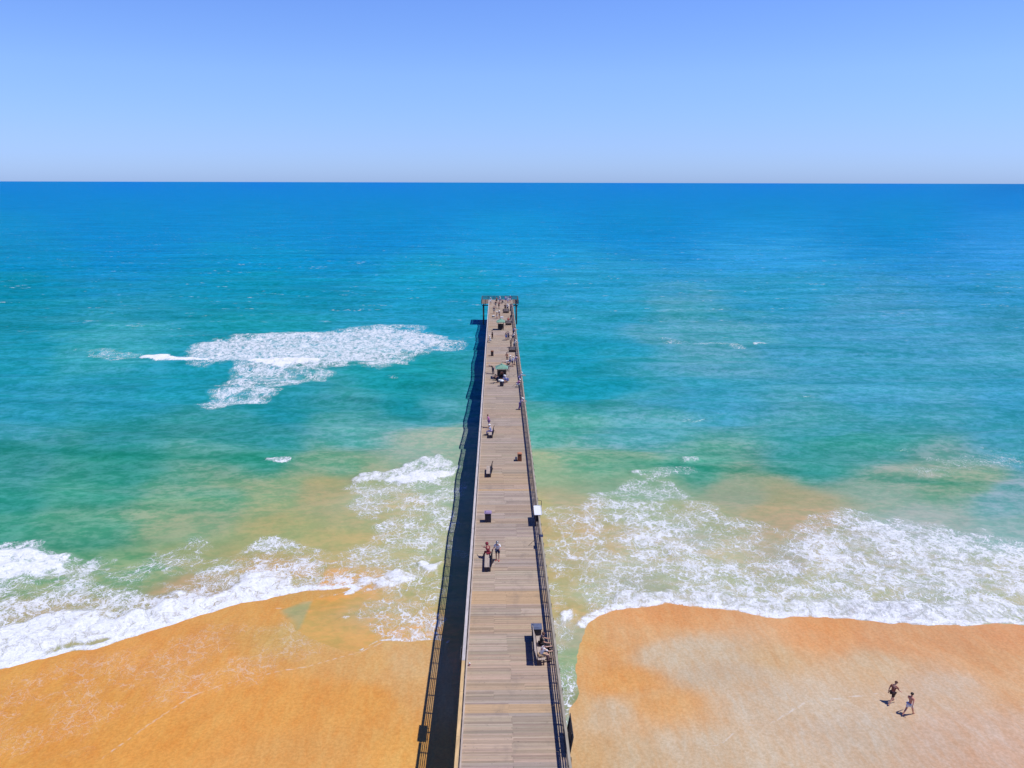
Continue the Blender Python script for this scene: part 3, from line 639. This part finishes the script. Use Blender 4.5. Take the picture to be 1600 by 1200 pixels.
bench(843, 1019.5, 3.2, -1, 'long bench on the right side of the deck with two people sitting')
bench(762.5, 884, 2.3, 1, 'bench beside the person in maroon')
bench(764, 740, 2.5, 1, 'empty bench by the left side between the lilac bin and the blue and white sitter')
bench(767, 681, 2.2, 1, 'bench under the seated person in pale blue')
bench(800.5, 550, 1.5, -1, 'short bench set across the deck close to the right railing', math.pi / 2)
bench(790.5, 489, 1.6, -1, 'short bench set across the deck near the far end', math.pi / 2)
bench(794.5, 508, 1.5, -1, 'short bench across the deck beside the far shelter', math.pi / 2)

def bin_(px, py, w, h, body, lid, label, extra=None):
    x, y = dk(px, py); b = empty('trash_bin', (x, y + w / 2, DH)); tag(b, label, 'bin', 'bins along the pier deck')
    mb = MB(); hh = h - .12; mb.box((0, 0, hh / 2 + .03), (w * .86, w * .86, hh), taper=1.06)
    for sx in (-1, 1):
        for sy in (-1, 1): mb.box((sx * w * .40, sy * w * .40, hh / 2), (.06, .06, hh - .02))
    obj('body', mb.mesh('bin_body', .01), M[body], b)
    mb = MB(); mb.box((0, 0, h - .055), (w * 1.06, w * 1.06, .07)); mb.box((0, 0, h + .02), (w * .8, w * .8, .08), taper=.8)
    obj('lid', mb.mesh('bin_lid', .012), M[lid], b)
    mb = MB(); mb.box((0, -w * .46, h * .78), (w * .5, .03, .16)); obj('flap', mb.mesh('flap', .004), M['black'], b)
    return b
bin_(838.5, 1003, .72, 1.05, 'binbody', 'binlidnavy', 'square dark bin with slate blue lid at the end of the long right bench')
bin_(762.5, 817, .66, 1.0, 'binbody', 'binlid', 'dark bin with lilac lid on the left side of the deck')
bin_(812, 721, .52, .95, 'brownbin', 'brownlid', 'rusty brown bin near the right railing')
bin_(769, 556.5, .55, .95, 'benchdark', 'brownbin', 'dark brown bin on the left side before the green roofed shelter')
x, y = dk(810.2, 719.5); t = empty('tackle_bag', (x - .28, y + .2, DH)); tag(t, 'small pale grey bag at the foot of the rusty brown bin', 'bag')
mb = MB(); mb.box((0, 0, .17), (.28, .4, .32), taper=.82); obj('body', mb.mesh('bag', .05), M['steel'], t)
mb = MB(); mb.tube((0, -.12, .31), (0, -.06, .42), .015); mb.tube((0, -.06, .42), (0, .06, .42), .015); mb.tube((0, .06, .42), (0, .12, .31), .015); obj('handle', mb.mesh('bag_handle'), M['black'], t)

# round barrel with pale lid
x, y = dk(784, 604); t = empty('barrel', (x, y + .3, DH)); tag(t, 'round barrel with domed white lid in front of the nearer green shelter', 'barrel')
mb = MB(); mb.lathe((0, 0, 0), [(.27, 0), (.31, .25), (.31, .6), (.28, .82)], 20); obj('body', mb.mesh('barrel', 0, True), M['binbody'], t)
mb = MB(); mb.lathe((0, 0, .82), [(.34, 0), (.34, .06), (.28, .17), (.16, .24), (.05, .27)], 20); obj('lid', mb.mesh('barrel_lid', 0, True), M['white'], t)

# fish cleaning table on the right railing
x, y = dk(837, 797.5, DH + 1.2); t = empty('cutting_table', (XR - .1, y, DH)); tag(t, 'white topped fish cleaning table fixed at the right railing', 'table')
mb = MB(); mb.box((.06, 0, 1.19), (.70, 2.1, .05)); obj('table_top', mb.mesh('table_top', .012), M['white'], t)
mb = MB(); mb.box((.43, 0, 1.25), (.03, 2.1, .07)); mb.box((.06, 1.03, 1.25), (.64, .03, .07)); obj('splash_edge', mb.mesh('splash', .004), M['white'], t)
for sx in (-.18,):
    for sy in (-.9, .9):
        mb = MB(); mb.box((sx, sy, .58), (.08, .08, 1.16)); obj('leg', mb.mesh('table_leg', .005), M['benchdark'], t)
mb = MB(); mb.box((0, 0, .45), (.30, 1.8, .04)); mb.box((-.18, 0, .8), (.03, 1.8, .5)); obj('shelf', mb.mesh('shelf'), M['benchdark'], t)
mb = MB(); mb.tube((.47, 1.08, .3), (.47, 1.08, 1.75), .025); mb.tube((.47, 1.08, 1.74), (.1, 1.08, 1.78), .02); obj('tap', mb.mesh('tap'), M['black'], t)

# shelters
def shelter(px, py, w, d, hp, label):
    x, y = dk(px, py); t = empty('shelter', (x, y + d / 2, DH)); tag(t, label, 'shelter', 'green roofed shelters')
    for sx in (-1, 1):
        for sy in (-1, 1):
            mb = MB(); mb.box((sx * (w / 2 - .12), sy * (d / 2 - .12), hp / 2), (.11, .11, hp)); obj('post', mb.mesh('shelter_post', .006), M['hutwood'], t)
    mb = MB(); o_ = .22; a, b = w / 2 + o_, d / 2 + o_; rz_ = .62
    base = [Vector((sx * a, sy * b, hp)) for sx, sy in ((-1, -1), (1, -1), (1, 1), (-1, 1))]; top = [Vector((0, -.25, hp + rz_)), Vector((0, .25, hp + rz_))]
    bm = mb.bm; B = [bm.verts.new(p) for p in base]; T = [bm.verts.new(p) for p in top]; L = [bm.verts.new(p - Vector((0, 0, .1))) for p in base]
    for f in ((B[0], B[1], T[0]), (B[1], B[2], T[1], T[0]), (B[2], B[3], T[1]), (B[3], B[0], T[0], T[1]), (L[3], L[2], L[1], L[0])): bm.faces.new(f)
    for i in range(4): bm.faces.new((L[i], L[(i + 1) % 4], B[(i + 1) % 4], B[i]))
    rf = obj('roof', mb.mesh('roof'), M['green'], t)
    mb = MB(); mb.box((0, 0, hp + rz_ + .03), (.14, .7, .07)); obj('ridge_cap', mb.mesh('ridge', .01), M['green'], rf)
    mb = MB(); mb.box((0, d / 2 - .12, .65), (w - .36, .04, 1.1)); obj('windbreak', mb.mesh('windbreak'), M['hutwood'], t)
    mb = MB(); mb.box((0, .12, .45), (w - .4, .42, .05)); mb.box((0, .12, .21), (w - .6, .3, .42)); obj('seat', mb.mesh('shelter_seat', .005), M['benchdark'], t)
shelter(784, 592, 1.65, 1.6, 1.75, 'nearer of the two green roofed shelters on the deck')
shelter(782.5, 516, 1.45, 1.6, 1.8, 'farther of the two green roofed shelters on the deck')

# carts, coolers, small gear
def cart(px, py, label, load, rz=0.0, wheel='black'):
    x, y = dk(px, py); t = empty('fishing_cart', (x, y, DH), rz); tag(t, label, 'cart', 'fishing carts')
    mb = MB()
    for sx in (-1, 1):
        mb.tube((sx * .26, -.45, .22), (sx * .26, .4, .22), .018); mb.tube((sx * .26, .4, .22), (sx * .22, .62, .95), .018)
    mb.tube((-.22, .62, .95), (.22, .62, .95), .022); mb.box((0, 0, .235), (.52, .85, .02)); obj('frame', mb.mesh('cart_frame'), M['steel'], t)
    for sx in (-1, 1):
        mb = MB(); mb.tube((sx * .30, -.2, .17), (sx * .36, -.2, .17), .17, .17, 14); obj('wheel', mb.mesh('cart_wheel', .01), M[wheel], t)
    mb = MB(); mb.box((0, -.02, .44), (.46, .72, .36), taper=1.05); obj('crate', mb.mesh('cart_crate', .02), M[load], t)
    for k in range(2):
        mb = MB(); mb.tube((-.15 + .3 * k, .3, .4), (-.3 + .5 * k, .75, 2.3), .012, .004, 6); obj('rod_holder', mb.mesh('rod'), M['black'], t)
cart(775, 594, 'loaded dark fishing cart left of the nearer shelter', 'benchdark', 1.3)
cart(791, 597, 'cart with pale load right of the nearer shelter', 'blue', -.9)
def cooler(px, py, label, body, lid, w=.62, rz=0.0):
    x, y = dk(px, py); t = empty('cooler', (x, y, DH), rz); tag(t, label, 'cooler', 'coolers on the deck')
    mb = MB(); mb.box((0, 0, .17), (w, .36, .34), taper=1.05); obj('body', mb.mesh('cooler_body', .025), M[body], t)
    mb = MB(); mb.box((0, 0, .375), (w * 1.07, .40, .07)); obj('lid', mb.mesh('cooler_lid', .02), M[lid], t)
    mb = MB(); mb.tube((-w * .55, -.02, .25), (-w * .55, .02, .25), .03); mb.tube((w * .55, -.02, .25), (w * .55, .02, .25), .03); obj('handle', mb.mesh('cooler_handle'), M['black'], t)
cooler(780.5, 597, 'pale cooler between the cart and the barrel by the nearer shelter', 'steel', 'white', .6, .3)
cooler(794, 567, 'white cooler beside the group at the right railing', 'white', 'white', .7, .1)
cooler(784, 497, 'white cooler behind the farther shelter', 'white', 'white', .7, .2)
cooler(770.8, 495.5, 'pale cooler on the left half of the deck near the far end', 'steel', 'white', .6, .9)
x, y = dk(733.6, 1040); t = empty('bait_bottle', (x, y, DH)); tag(t, 'small white bottle with red label by the left edge of the deck', 'bottle')
mb = MB(); mb.lathe((0, 0, 0), [(.06, 0), (.065, .04), (.065, .17), (.03, .22), (.03, .26)], 12); obj('body', mb.mesh('bottle', 0, True), M['white'], t)
mb = MB(); mb.lathe((0, 0, .06), [(.068, 0), (.068, .09)], 12); obj('sleeve', mb.mesh('sleeve'), M['red'], t)
x, y = dk(840, 858); t = empty('jacket', (XR - .03, y + .3, DH + .0)); tag(t, 'navy jacket hung over the right railing beyond the cleaning table shadow', 'jacket')
mb = MB(); mb.box((-.075, 0, .83), (.05, .50, .66), taper=.85); mb.box((.06, 0, 1.15), (.30, .46, .05)); mb.box((-.085, .29, .92), (.06, .12, .5), rx=.2); mb.box((-.085, -.29, .92), (.06, .12, .5), rx=-.2)
obj('cloth', mb.mesh('jacket', .02), M['c_navy'], t)
def rod(px, py, dx, label, L=2.6):
    x, y = dk(px, py); t = empty('fishing_rod', (x, y, DH)); tag(t, label, 'fishing rod', 'fishing rods leaning on the right railing')
    a = Vector((0, 0, .02)); b = Vector((XR - x, dx, 1.13)); e = a + (b - a).normalized() * L
    mb = MB(); mb.tube(a, a.lerp(e, .2), .018, .016, 6); obj('grip', mb.mesh('grip'), M['black'], t)
    mb = MB(); mb.tube(a.lerp(e, .2), e, .011, .004, 6); obj('blank', mb.mesh('blank'), M['black'], t)
    mb = MB(); q = a.lerp(e, .24); mb.tube(q + Vector((0, -.03, -.03)), q + Vector((0, .03, -.03)), .035, .035, 8); obj('reel', mb.mesh('reel'), M['steel'], t)
rod(826, 853, .1, 'long fishing rod propped against the right railing near the navy jacket')
rod(801, 604, .5, 'fishing rod beside the pink shirted person at the railing')
rod(801, 588, -.4, 'fishing rod leaning over the right railing by the nearer shelter')
rod(796, 533, .3, 'fishing rod by the people at the right railing between the shelters')

# ------------------------------------------------------------ people
POSE = dict(
 stand=dict(lean=.03, head=.1, arm=((.08, .15), (-.05, .2)), leg=((.10, .06), (-.08, .04))),
 stand2=dict(lean=.12, head=.3, arm=((.55, 1.1), (.45, 1.2)), leg=((.08, .05), (-.05, .03))),
 walk=dict(lean=.22, head=.35, arm=((-.45, .25), (.45, .35)), leg=((.48, .18), (-.42, .32))),
 walk2=dict(lean=.10, head=.12, arm=((.42, .35), (-.5, .3)), leg=((-.40, .38), (.42, .12))),
 rail=dict(lean=.42, head=.25, arm=((.95, .45), (.9, .5)), leg=((-.05, .02), (-.2, .05))),
 sit=dict(lean=.14, head=.3, arm=((.55, .75), (.5, .85)), leg=((1.5, 1.48), (1.42, 1.30))),
 sit2=dict(lean=.40, head=.35, arm=((1.0, .4), (.9, .6)), leg=((1.45, 1.15), (1.5, 1.5))),
 bend=dict(lean=.9, head=.2, arm=((1.1, .3), (1.2, .2)), leg=((.15, .25), (-.05, .1))),
)
def skin(name, V, E, R, sub=1):
    me = bpy.data.meshes.new(name); me.from_pydata(V, E, []); o = bpy.data.objects.new(name, me); COL.objects.link(o)
    sm = o.modifiers.new('skin', 'SKIN'); sm.branch_smoothing = .5; sm.use_smooth_shade = True
    for i, r in enumerate(R): me.skin_vertices[0].data[i].radius = r if isinstance(r, tuple) else (r, r)
    me.skin_vertices[0].data[0].use_root = True
    ss_ = o.modifiers.new('sub', 'SUBSURF'); ss_.levels = ss_.render_levels = sub
    dg = bpy.context.evaluated_depsgraph_get(); out = bpy.data.meshes.new_from_object(o.evaluated_get(dg)); out.name = name
    bpy.data.objects.remove(o); bpy.data.meshes.remove(me); out.materials.clear()
    return out
def skeleton(pose):
    p = POSE[pose]; J = {}
    ln = p['lean']; fwd = lambda a, L: Vector((0, math.sin(a) * L, math.cos(a) * L))
    hip = Vector((0, 0, 0)); J['hip'] = hip; J['waist'] = hip + fwd(ln * .6, .15); J['chest'] = J['waist'] + fwd(ln, .22); J['neck0'] = J['chest'] + fwd(ln, .16)
    hd = ln + p['head']; J['neck'] = J['neck0'] + fwd(hd * .7, .07); J['jaw'] = J['neck'] + fwd(hd, .06); J['head'] = J['jaw'] + fwd(hd, .07) + Vector((0, .01, 0)); J['crown'] = J['head'] + fwd(hd, .07)
    f_ = Vector((0, math.cos(hd), -math.sin(hd))); J['nose'] = J['jaw'].lerp(J['head'], .5) + f_ * .115; J['ear0'] = J['head'] + Vector((-.085, -.01, -.02)); J['ear1'] = J['head'] + Vector((.085, -.01, -.02)); J['fdir'] = f_
    for i, s in enumerate((-1, 1)):
        a, e = p['arm'][i]; sh_ = J['chest'] + fwd(ln, .11) + Vector((s * .175, 0, 0)); J['sh%d' % i] = sh_
        dn = lambda an, L, sp=0.0: Vector((s * sp, math.sin(an) * L, -math.cos(an) * L))
        J['el%d' % i] = sh_ + dn(a, .29, .05); J['wr%d' % i] = J['el%d' % i] + dn(a + e, .25, .01); J['pa%d' % i] = J['wr%d' % i] + dn(a + e + .1, .075, 0)
        pa = J['pa%d' % i]; u = dn(a + e + .2, 1.0).normalized(); v = Vector((0, u.z, -u.y)).normalized()
        for k in range(4):
            o_ = v * ((k - 1.5) * .021); J['f%d%da' % (i, k)] = pa + o_ + u * .045; J['f%d%db' % (i, k)] = pa + o_ * 1.15 + u * (.045 + (.042, .052, .048, .036)[k]) + Vector((-s * .02, 0, 0))
        J['t%da' % i] = pa - u * .03 + v * -.045; J['t%db' % i] = pa + v * -.062 + u * .02
        g, kn = p['leg'][i]; hj = Vector((s * .088, 0, -.04)); J['hj%d' % i] = hj
        kn_ = hj + Vector((s * .015, math.sin(g) * .43, -math.cos(g) * .43)); J['kn%d' % i] = kn_; q = g - kn
        J['an%d' % i] = kn_ + Vector((0, math.sin(q) * .40, -math.cos(q) * .40)); J['he%d' % i] = J['an%d' % i] + Vector((0, -.05, -.05)); J['to%d' % i] = J['an%d' % i] + Vector((s * .02, .15, -.055))
    low = min(min(J['to%d' % i].z, J['he%d' % i].z) for i in (0, 1)) - .032
    for k in J:
        if k != 'fdir': J[k] = J[k] - Vector((0, 0, low))
    return J
CACHE = {}
def build(pose, kind):
    if (pose, kind) in CACHE: return CACHE[(pose, kind)]
    J = skeleton(pose); V = []; R = []; ix = {}; E = []
    def v(k, r, p=None):
        if k not in ix: ix[k] = len(V); V.append(tuple(p if p is not None else J[k])); R.append(r)
        return ix[k]
    def ch(*ks):
        for a, b in zip(ks, ks[1:]): E.append((ix[a], ix[b]))
    if kind == 'body':
        v('hip', (.135, .10)); v('waist', (.115, .085)); v('chest', (.14, .10)); v('neck0', (.09, .07)); v('neck', .052); v('jaw', (.062, .07)); v('head', (.078, .092)); v('crown', (.05, .058))
        ch('hip', 'waist', 'chest', 'neck0', 'neck', 'jaw', 'head', 'crown'); v('nose', .014); ch('jaw', 'nose')
        for i in (0, 1):
            v('ear%d' % i, .018); ch('head', 'ear%d' % i)
            v('sh%d' % i, .058); v('el%d' % i, .040); v('wr%d' % i, .026); v('pa%d' % i, (.036, .02)); ch('chest', 'sh%d' % i, 'el%d' % i, 'wr%d' % i, 'pa%d' % i)
            for k in range(4): v('f%d%da' % (i, k), .0095); v('f%d%db' % (i, k), .008); ch('pa%d' % i, 'f%d%da' % (i, k), 'f%d%db' % (i, k))
            v('t%da' % i, .012); v('t%db' % i, .009); ch('wr%d' % i, 't%da' % i, 't%db' % i)
            v('hj%d' % i, .090); v('kn%d' % i, .055); m_ = J['kn%d' % i].lerp(J['an%d' % i], .3); v('cf%d' % i, .052, m_); v('an%d' % i, .034); v('to%d' % i, (.03, .022)); v('he%d' % i, .026)
            ch('hip', 'hj%d' % i, 'kn%d' % i, 'cf%d' % i, 'an%d' % i, 'to%d' % i); ch('an%d' % i, 'he%d' % i)
    elif kind == 'shirt':
        v('hip', (.155, .122)); v('waist', (.138, .108)); v('chest', (.162, .122)); v('neck0', (.085, .075)); ch('hip', 'waist', 'chest', 'neck0')
        for i in (0, 1):
            v('sh%d' % i, .075); v('me%d' % i, .060, J['sh%d' % i].lerp(J['el%d' % i], .75)); ch('chest', 'sh%d' % i, 'me%d' % i)
    elif kind in ('shorts', 'trousers'):
        v('hip', (.15, .118))
        for i in (0, 1):
            v('hj%d' % i, .105)
            if kind == 'shorts': v('mt%d' % i, .088, J['hj%d' % i].lerp(J['kn%d' % i], .72)); ch('hip', 'hj%d' % i, 'mt%d' % i)
            else: v('kn%d' % i, .072); v('an%d' % i, .052); ch('hip', 'hj%d' % i, 'kn%d' % i, 'an%d' % i)
    me = skin(pose + '_' + kind, V, E, R, 1); CACHE[(pose, kind)] = (me, J)
    return CACHE[(pose, kind)]
def head_mesh(kind):
    if kind in CACHE: return CACHE[kind]
    mb = MB()
    if kind == 'hair': mb.lathe((0, 0, 0), [(.072, -.05), (.090, -.02), (.093, .03), (.078, .07), (.045, .094), (.01, .102)], 14)
    elif kind == 'hat': mb.lathe((0, 0, 0), [(.17, .030), (.175, .042), (.112, .050), (.108, .10), (.085, .125), (.02, .132)], 16)
    elif kind == 'cap': mb.lathe((0, 0, 0), [(.105, .02), (.106, .05), (.088, .095), (.045, .115), (.01, .12)], 14); mb.box((0, .13, .03), (.14, .10, .015))
    elif kind == 'hood': mb.lathe((0, 0, 0), [(.09, -.14), (.115, -.07), (.118, .0), (.108, .06), (.075, .10), (.02, .118)], 14)
    CACHE[kind] = mb.mesh(kind, 0, True); return CACHE[kind]
NP = [0]
def person(px, py, face, pose, skinm, top, bottom, headw, label, z=DH, size=1.0, cat='person', group=None, seat=None, eyes=False, long=False, dx=0.0, dy=0.0):
    """px,py: the point between the feet; face: heading in degrees, 0 = out to sea, 90 = left, -90 = right"""
    if z == DH: x, y = dk(px, py)
    else:
        p = G(px, py, z); x, y = float(p[0]), float(p[1])
    x += dx; y += dy
    if z == DH: x = min(max(x, XL + .33), XR - .28)
    me, J = build(pose, 'body'); zz = z
    if seat is not None: zz = z + seat - (J['hip'].z - .13) * size * 1.03
    t = empty('person', (x, y, zz), math.radians(face)); t.scale = (size * 1.2, size * 1.2, size * 1.03)
    tag(t, label, cat, group)
    obj('body', me, M[skinm], t)
    if top: obj('shirt', build(pose, 'shirt')[0], M['c_' + top], t)
    if bottom: obj('trousers' if long else 'shorts', build(pose, 'trousers' if long else 'shorts')[0], M['c_' + bottom], t)
    f_ = J['fdir']; pit = -math.atan2(-f_.z, f_.y)
    kind, m = headw
    o = obj(kind, head_mesh(kind), M[m], t, tuple(J['head'] - f_ * .012), (pit, 0, 0))
    if eyes:
        mb = MB(); mb.lathe((0, 0, -.011), [(.004, 0), (.011, .006), (.012, .011), (.004, .021)], 8); em = mb.mesh('eye', 0, True)
        for s in (-1, 1): obj('eye', em, M['eye'], t, tuple(J['head'] + f_ * .092 + Vector((s * .032, 0, -.012))))
    if cat == 'person' and (eyes or NP[0] >= 0):
        for i in (0, 1):
            mb = MB(); a = J['an%d' % i]; q = J['to%d' % i]; c = a.lerp(q, .45); mb.box((c.x, c.y, min(q.z, a.z) - .012), (.095, .27, .055)); CK = ('shoe', pose, i)
            if CK not in CACHE: CACHE[CK] = mb.mesh('shoe', .02, True)
            else: mb.bm.free()
            if z == DH: obj('shoe', CACHE[CK], M[SHOE[0]], t)
    return t
SHOE = ['black']
zs = sand_z(*G(1393, 1098)[:2])
person(1393, 1098.5, -62, 'walk', 'skin_tan', 'brown', 'darkbrown', ('hair', 'hair_brown'), 'walker on the beach in brown shirt and dark shorts leaning forward', z=zs, eyes=True, group=None)
zs = sand_z(*G(1419, 1117)[:2])
person(1419.5, 1117, -58, 'walk2', 'skin_red', None, 'swim', ('hair', 'hair_dark'), 'shirtless dark haired walker on the beach in pale blue swim shorts', z=zs, eyes=True)
SHOE[0] = 'red'
person(777.5, 875, 170, 'stand2', 'skin_tan', 'white', 'navy', ('cap', 'steel'), 'person in white shirt, navy shorts and red shoes standing beside the maroon figure', eyes=True)
SHOE[0] = 'black'
GR = None
person(763, 874, 20, 'sit2', 'skin_tan', 'maroon', 'maroon', ('hood', 'c_maroon'), 'person in hooded maroon top at the far end of the bench', eyes=True, long=True, seat=.48, dy=.1)
person(848, 1017, -90, 'sit', 'skin_tan', 'black', 'black', ('hair', 'hair_brown'), 'red haired person in black seated near the slate blue lidded bin', eyes=True, long=True, seat=.48, dx=-.15)
person(849, 1035, -70, 'sit2', 'skin_light', 'white', 'tan', ('hair', 'hair_dark'), 'dark haired person in white shirt seated at the near end of the long right bench', eyes=True, seat=.48, dx=-.17)
person(764, 668, 100, 'stand2', 'skin_light', 'pink', 'purple', ('hair', 'hair_brown'), 'person in pink top and purple shorts standing by the left side', long=False)
person(767, 680, 80, 'sit', 'skin_light', 'paleblue', 'lilac', ('hat', 'white'), 'person with white hat and pale blue shirt seated on the left side bench', long=True, seat=.48)
person(812.5, 640, -90, 'rail', 'skin_light', 'lilac', 'purple', ('hat', 'white'), 'white hatted person leaning on the right railing, alone between bin and shelter', long=True)
person(808.5, 605, -80, 'sit2', 'skin_light', 'pink', 'white', ('hat', 'white'), 'person in pink shirt sitting low beside the right railing', seat=.42)
person(813, 598, -85, 'rail', 'skin_tan', 'paleblue', 'lilac', ('cap', 'white'), 'person in pale blue shirt at the railing just beyond the pink shirted sitter')
person(792.5, 566, 150, 'stand2', 'skin_tan', 'rust', 'tan', ('hair', 'hair_brown'), 'brown haired person in rust shirt left of the blue and white group')
person(797, 571, -60, 'stand', 'skin_light', 'white', 'blue', ('hat', 'white'), 'white hatted person in white shirt and blue shorts in the group by the railing')
person(800.5, 573, -90, 'stand2', 'skin_light', 'paleblue', 'navy', ('cap', 'c_white'), 'person in pale blue shirt and navy shorts, middle of the group by the railing')
person(804.5, 570, -85, 'rail', 'skin_tan', 'lilac', 'blue', ('hair', 'hair_dark'), 'dark haired person in lilac shirt leaning on the railing in the group')
person(794, 580, 30, 'stand', 'skin_tan', 'black', 'grey', ('hair', 'hair_dark'), 'person in black standing right of the nearer shelter', long=True)
person(784, 592.5, 180, 'sit', 'skin_tan', 'rust', 'black', ('cap', 'black'), 'person in rust shirt sitting inside the nearer green shelter', seat=.48, long=True, dy=.7)
person(788, 598, 200, 'sit', 'skin_light', 'paleblue', 'navy', ('hat', 'white'), 'person in pale blue sitting right behind the barrel', seat=.36)
person(777.5, 598, 150, 'bend', 'skin_tan', 'black', 'navy', ('hair', 'hair_dark'), 'person in black bending over the dark cart', long=True)
person(770.5, 584, 60, 'bend', 'skin_tan', 'black', 'navy', ('hat', 'white'), 'person in dark clothes and white hat bending over on the left side of the deck', long=True)
person(798.3, 543, -90, 'stand', 'skin_tan', 'black', 'black', ('hair', 'hair_dark'), 'person all in black left of the white shirted rail leaner', long=True)
person(803, 545, -90, 'rail', 'skin_light', 'white', 'grey', ('hat', 'white'), 'person in white shirt and hat leaning on the right railing beyond the short bench')
person(794.5, 531, 40, 'stand2', 'skin_tan', 'navy', 'navy', ('hair', 'hair_dark'), 'person in navy standing between the shelters on the right half', long=True)
person(791, 532, -20, 'stand', 'skin_tan', 'grey', 'blue', ('hair', 'hair_brown'), 'person in grey shirt and blue shorts beside the navy clad person')
person(801, 533, -90, 'rail', 'skin_light', 'white', 'navy', ('cap', 'c_white'), 'person in white shirt with navy shorts at the right railing between the shelters')
person(802, 524, -90, 'rail', 'skin_light', 'lilac', 'black', ('cap', 'black'), 'person in lilac with black cap at the railing, farther than the white shirted one')
person(769.3, 529, 80, 'stand', 'skin_tan', 'black', 'darkbrown', ('hair', 'hair_dark'), 'person in black standing near the left side beside the farther shelter', long=True)
person(766.3, 535, 100, 'sit', 'skin_light', 'white', 'white', ('hat', 'white'), 'person in white sitting low at the left side of the deck', seat=.42)
person(794, 505, 0, 'sit', 'skin_tan', 'red', 'darkbrown', ('hair', 'hair_dark'), 'person in red shirt on the short bench beside the far shelter', seat=.48, long=True)
person(798, 500, -90, 'rail', 'skin_tan', 'black', 'navy', ('cap', 'black'), 'person in black at the right railing past the farther shelter', long=True)
person(776.5, 498.5, 90, 'stand', 'skin_tan', 'black', 'white', ('hat', 'white'), 'person in black shirt with white shorts and hat beyond the farther shelter')
person(780.5, 497, 150, 'stand2', 'skin_light', 'grey', 'tan', ('hat', 'white'), 'person in grey shirt and tan shorts next to the white cooler')
person(772, 490, 10, 'stand', 'skin_tan', 'navy', 'grey', ('hair', 'hair_dark'), 'small figure in navy and grey on the left half of the far deck')
person(789.5, 485.5, 180, 'stand', 'skin_tan', 'black', 'black', ('hair', 'hair_dark'), 'person all in black at the short bench near the far end', long=True)
person(793, 486, 180, 'stand2', 'skin_light', 'white', 'navy', ('hat', 'white'), 'person in white shirt and navy shorts beside the black clad person near the far end')
person(798, 486, -90, 'rail', 'skin_light', 'purple', 'navy', ('hair', 'hair_dark'), 'person in purple at the right railing near the end platform', long=True)
person(774.5, 480.5, 40, 'stand', 'skin_tan', 'black', 'grey', ('hair', 'hair_dark'), 'person in black shirt, left one of the pair near the end platform')
person(779.5, 482, -30, 'stand2', 'skin_tan', 'maroon', 'black', ('hair', 'hair_dark'), 'person in maroon shirt, right one of the pair near the end platform')
person(765, 475.5, 0, 'stand', 'skin_light', 'white', 'white', ('hat', 'white'), 'person all in white at the left corner of the end platform')
person(776, 474.5, 0, 'stand2', 'skin_tan', 'brown', 'black', ('hair', 'hair_dark'), 'person in brown shirt on the end platform')
person(781, 473.5, 0, 'stand', 'skin_light', 'white', 'purple', ('hat', 'white'), 'person in white shirt and purple shorts on the end platform')
person(785.5, 474.5, 30, 'sit2', 'skin_tan', 'navy', 'black', ('hair', 'hair_dark'), 'person in navy crouched on a low seat on the end platform', seat=.4, long=True)
person(790, 472.5, 0, 'stand2', 'skin_light', 'lilac', 'blue', ('hair', 'hair_brown'), 'person in lilac shirt and blue shorts on the end platform')
person(793.5, 474.5, 0, 'stand', 'skin_light', 'white', 'lilac', ('cap', 'c_white'), 'person in white with lilac shorts near the right of the end platform')
person(797, 472.5, -20, 'stand2', 'skin_tan', 'purple', 'white', ('cap', 'c_white'), 'person in purple shirt with white cap, right corner of the end platform')
# low stools under the sitters that have no bench
def stool(px, py, label, h=.40, dx=0, dy=0):
    x, y = dk(px, py); x = min(max(x + dx, XL + .33), XR - .28); t = empty('stool', (x, y + dy, DH)); tag(t, label, 'stool', 'low stools under sitting people')
    mb = MB(); mb.box((0, 0, h - .02), (.36, .34, .035)); obj('seat', mb.mesh('stool_seat', .006), M['c_navy'], t)
    for sx in (-1, 1):
        for sy in (-1, 1):
            mb = MB(); mb.tube((sx * .15, sy * .14, 0), (sx * .13, sy * .12, h - .04), .014, .014, 6); obj('leg', mb.mesh('stool_leg'), M['steel'], t)
stool(808.5, 605, 'low stool under the pink shirted sitter'); stool(788, 598, 'low stool behind the barrel', .34)
stool(766.3, 535, 'low stool under the person in white at the left side'); stool(785.5, 474.5, 'low stool on the end platform', .38)
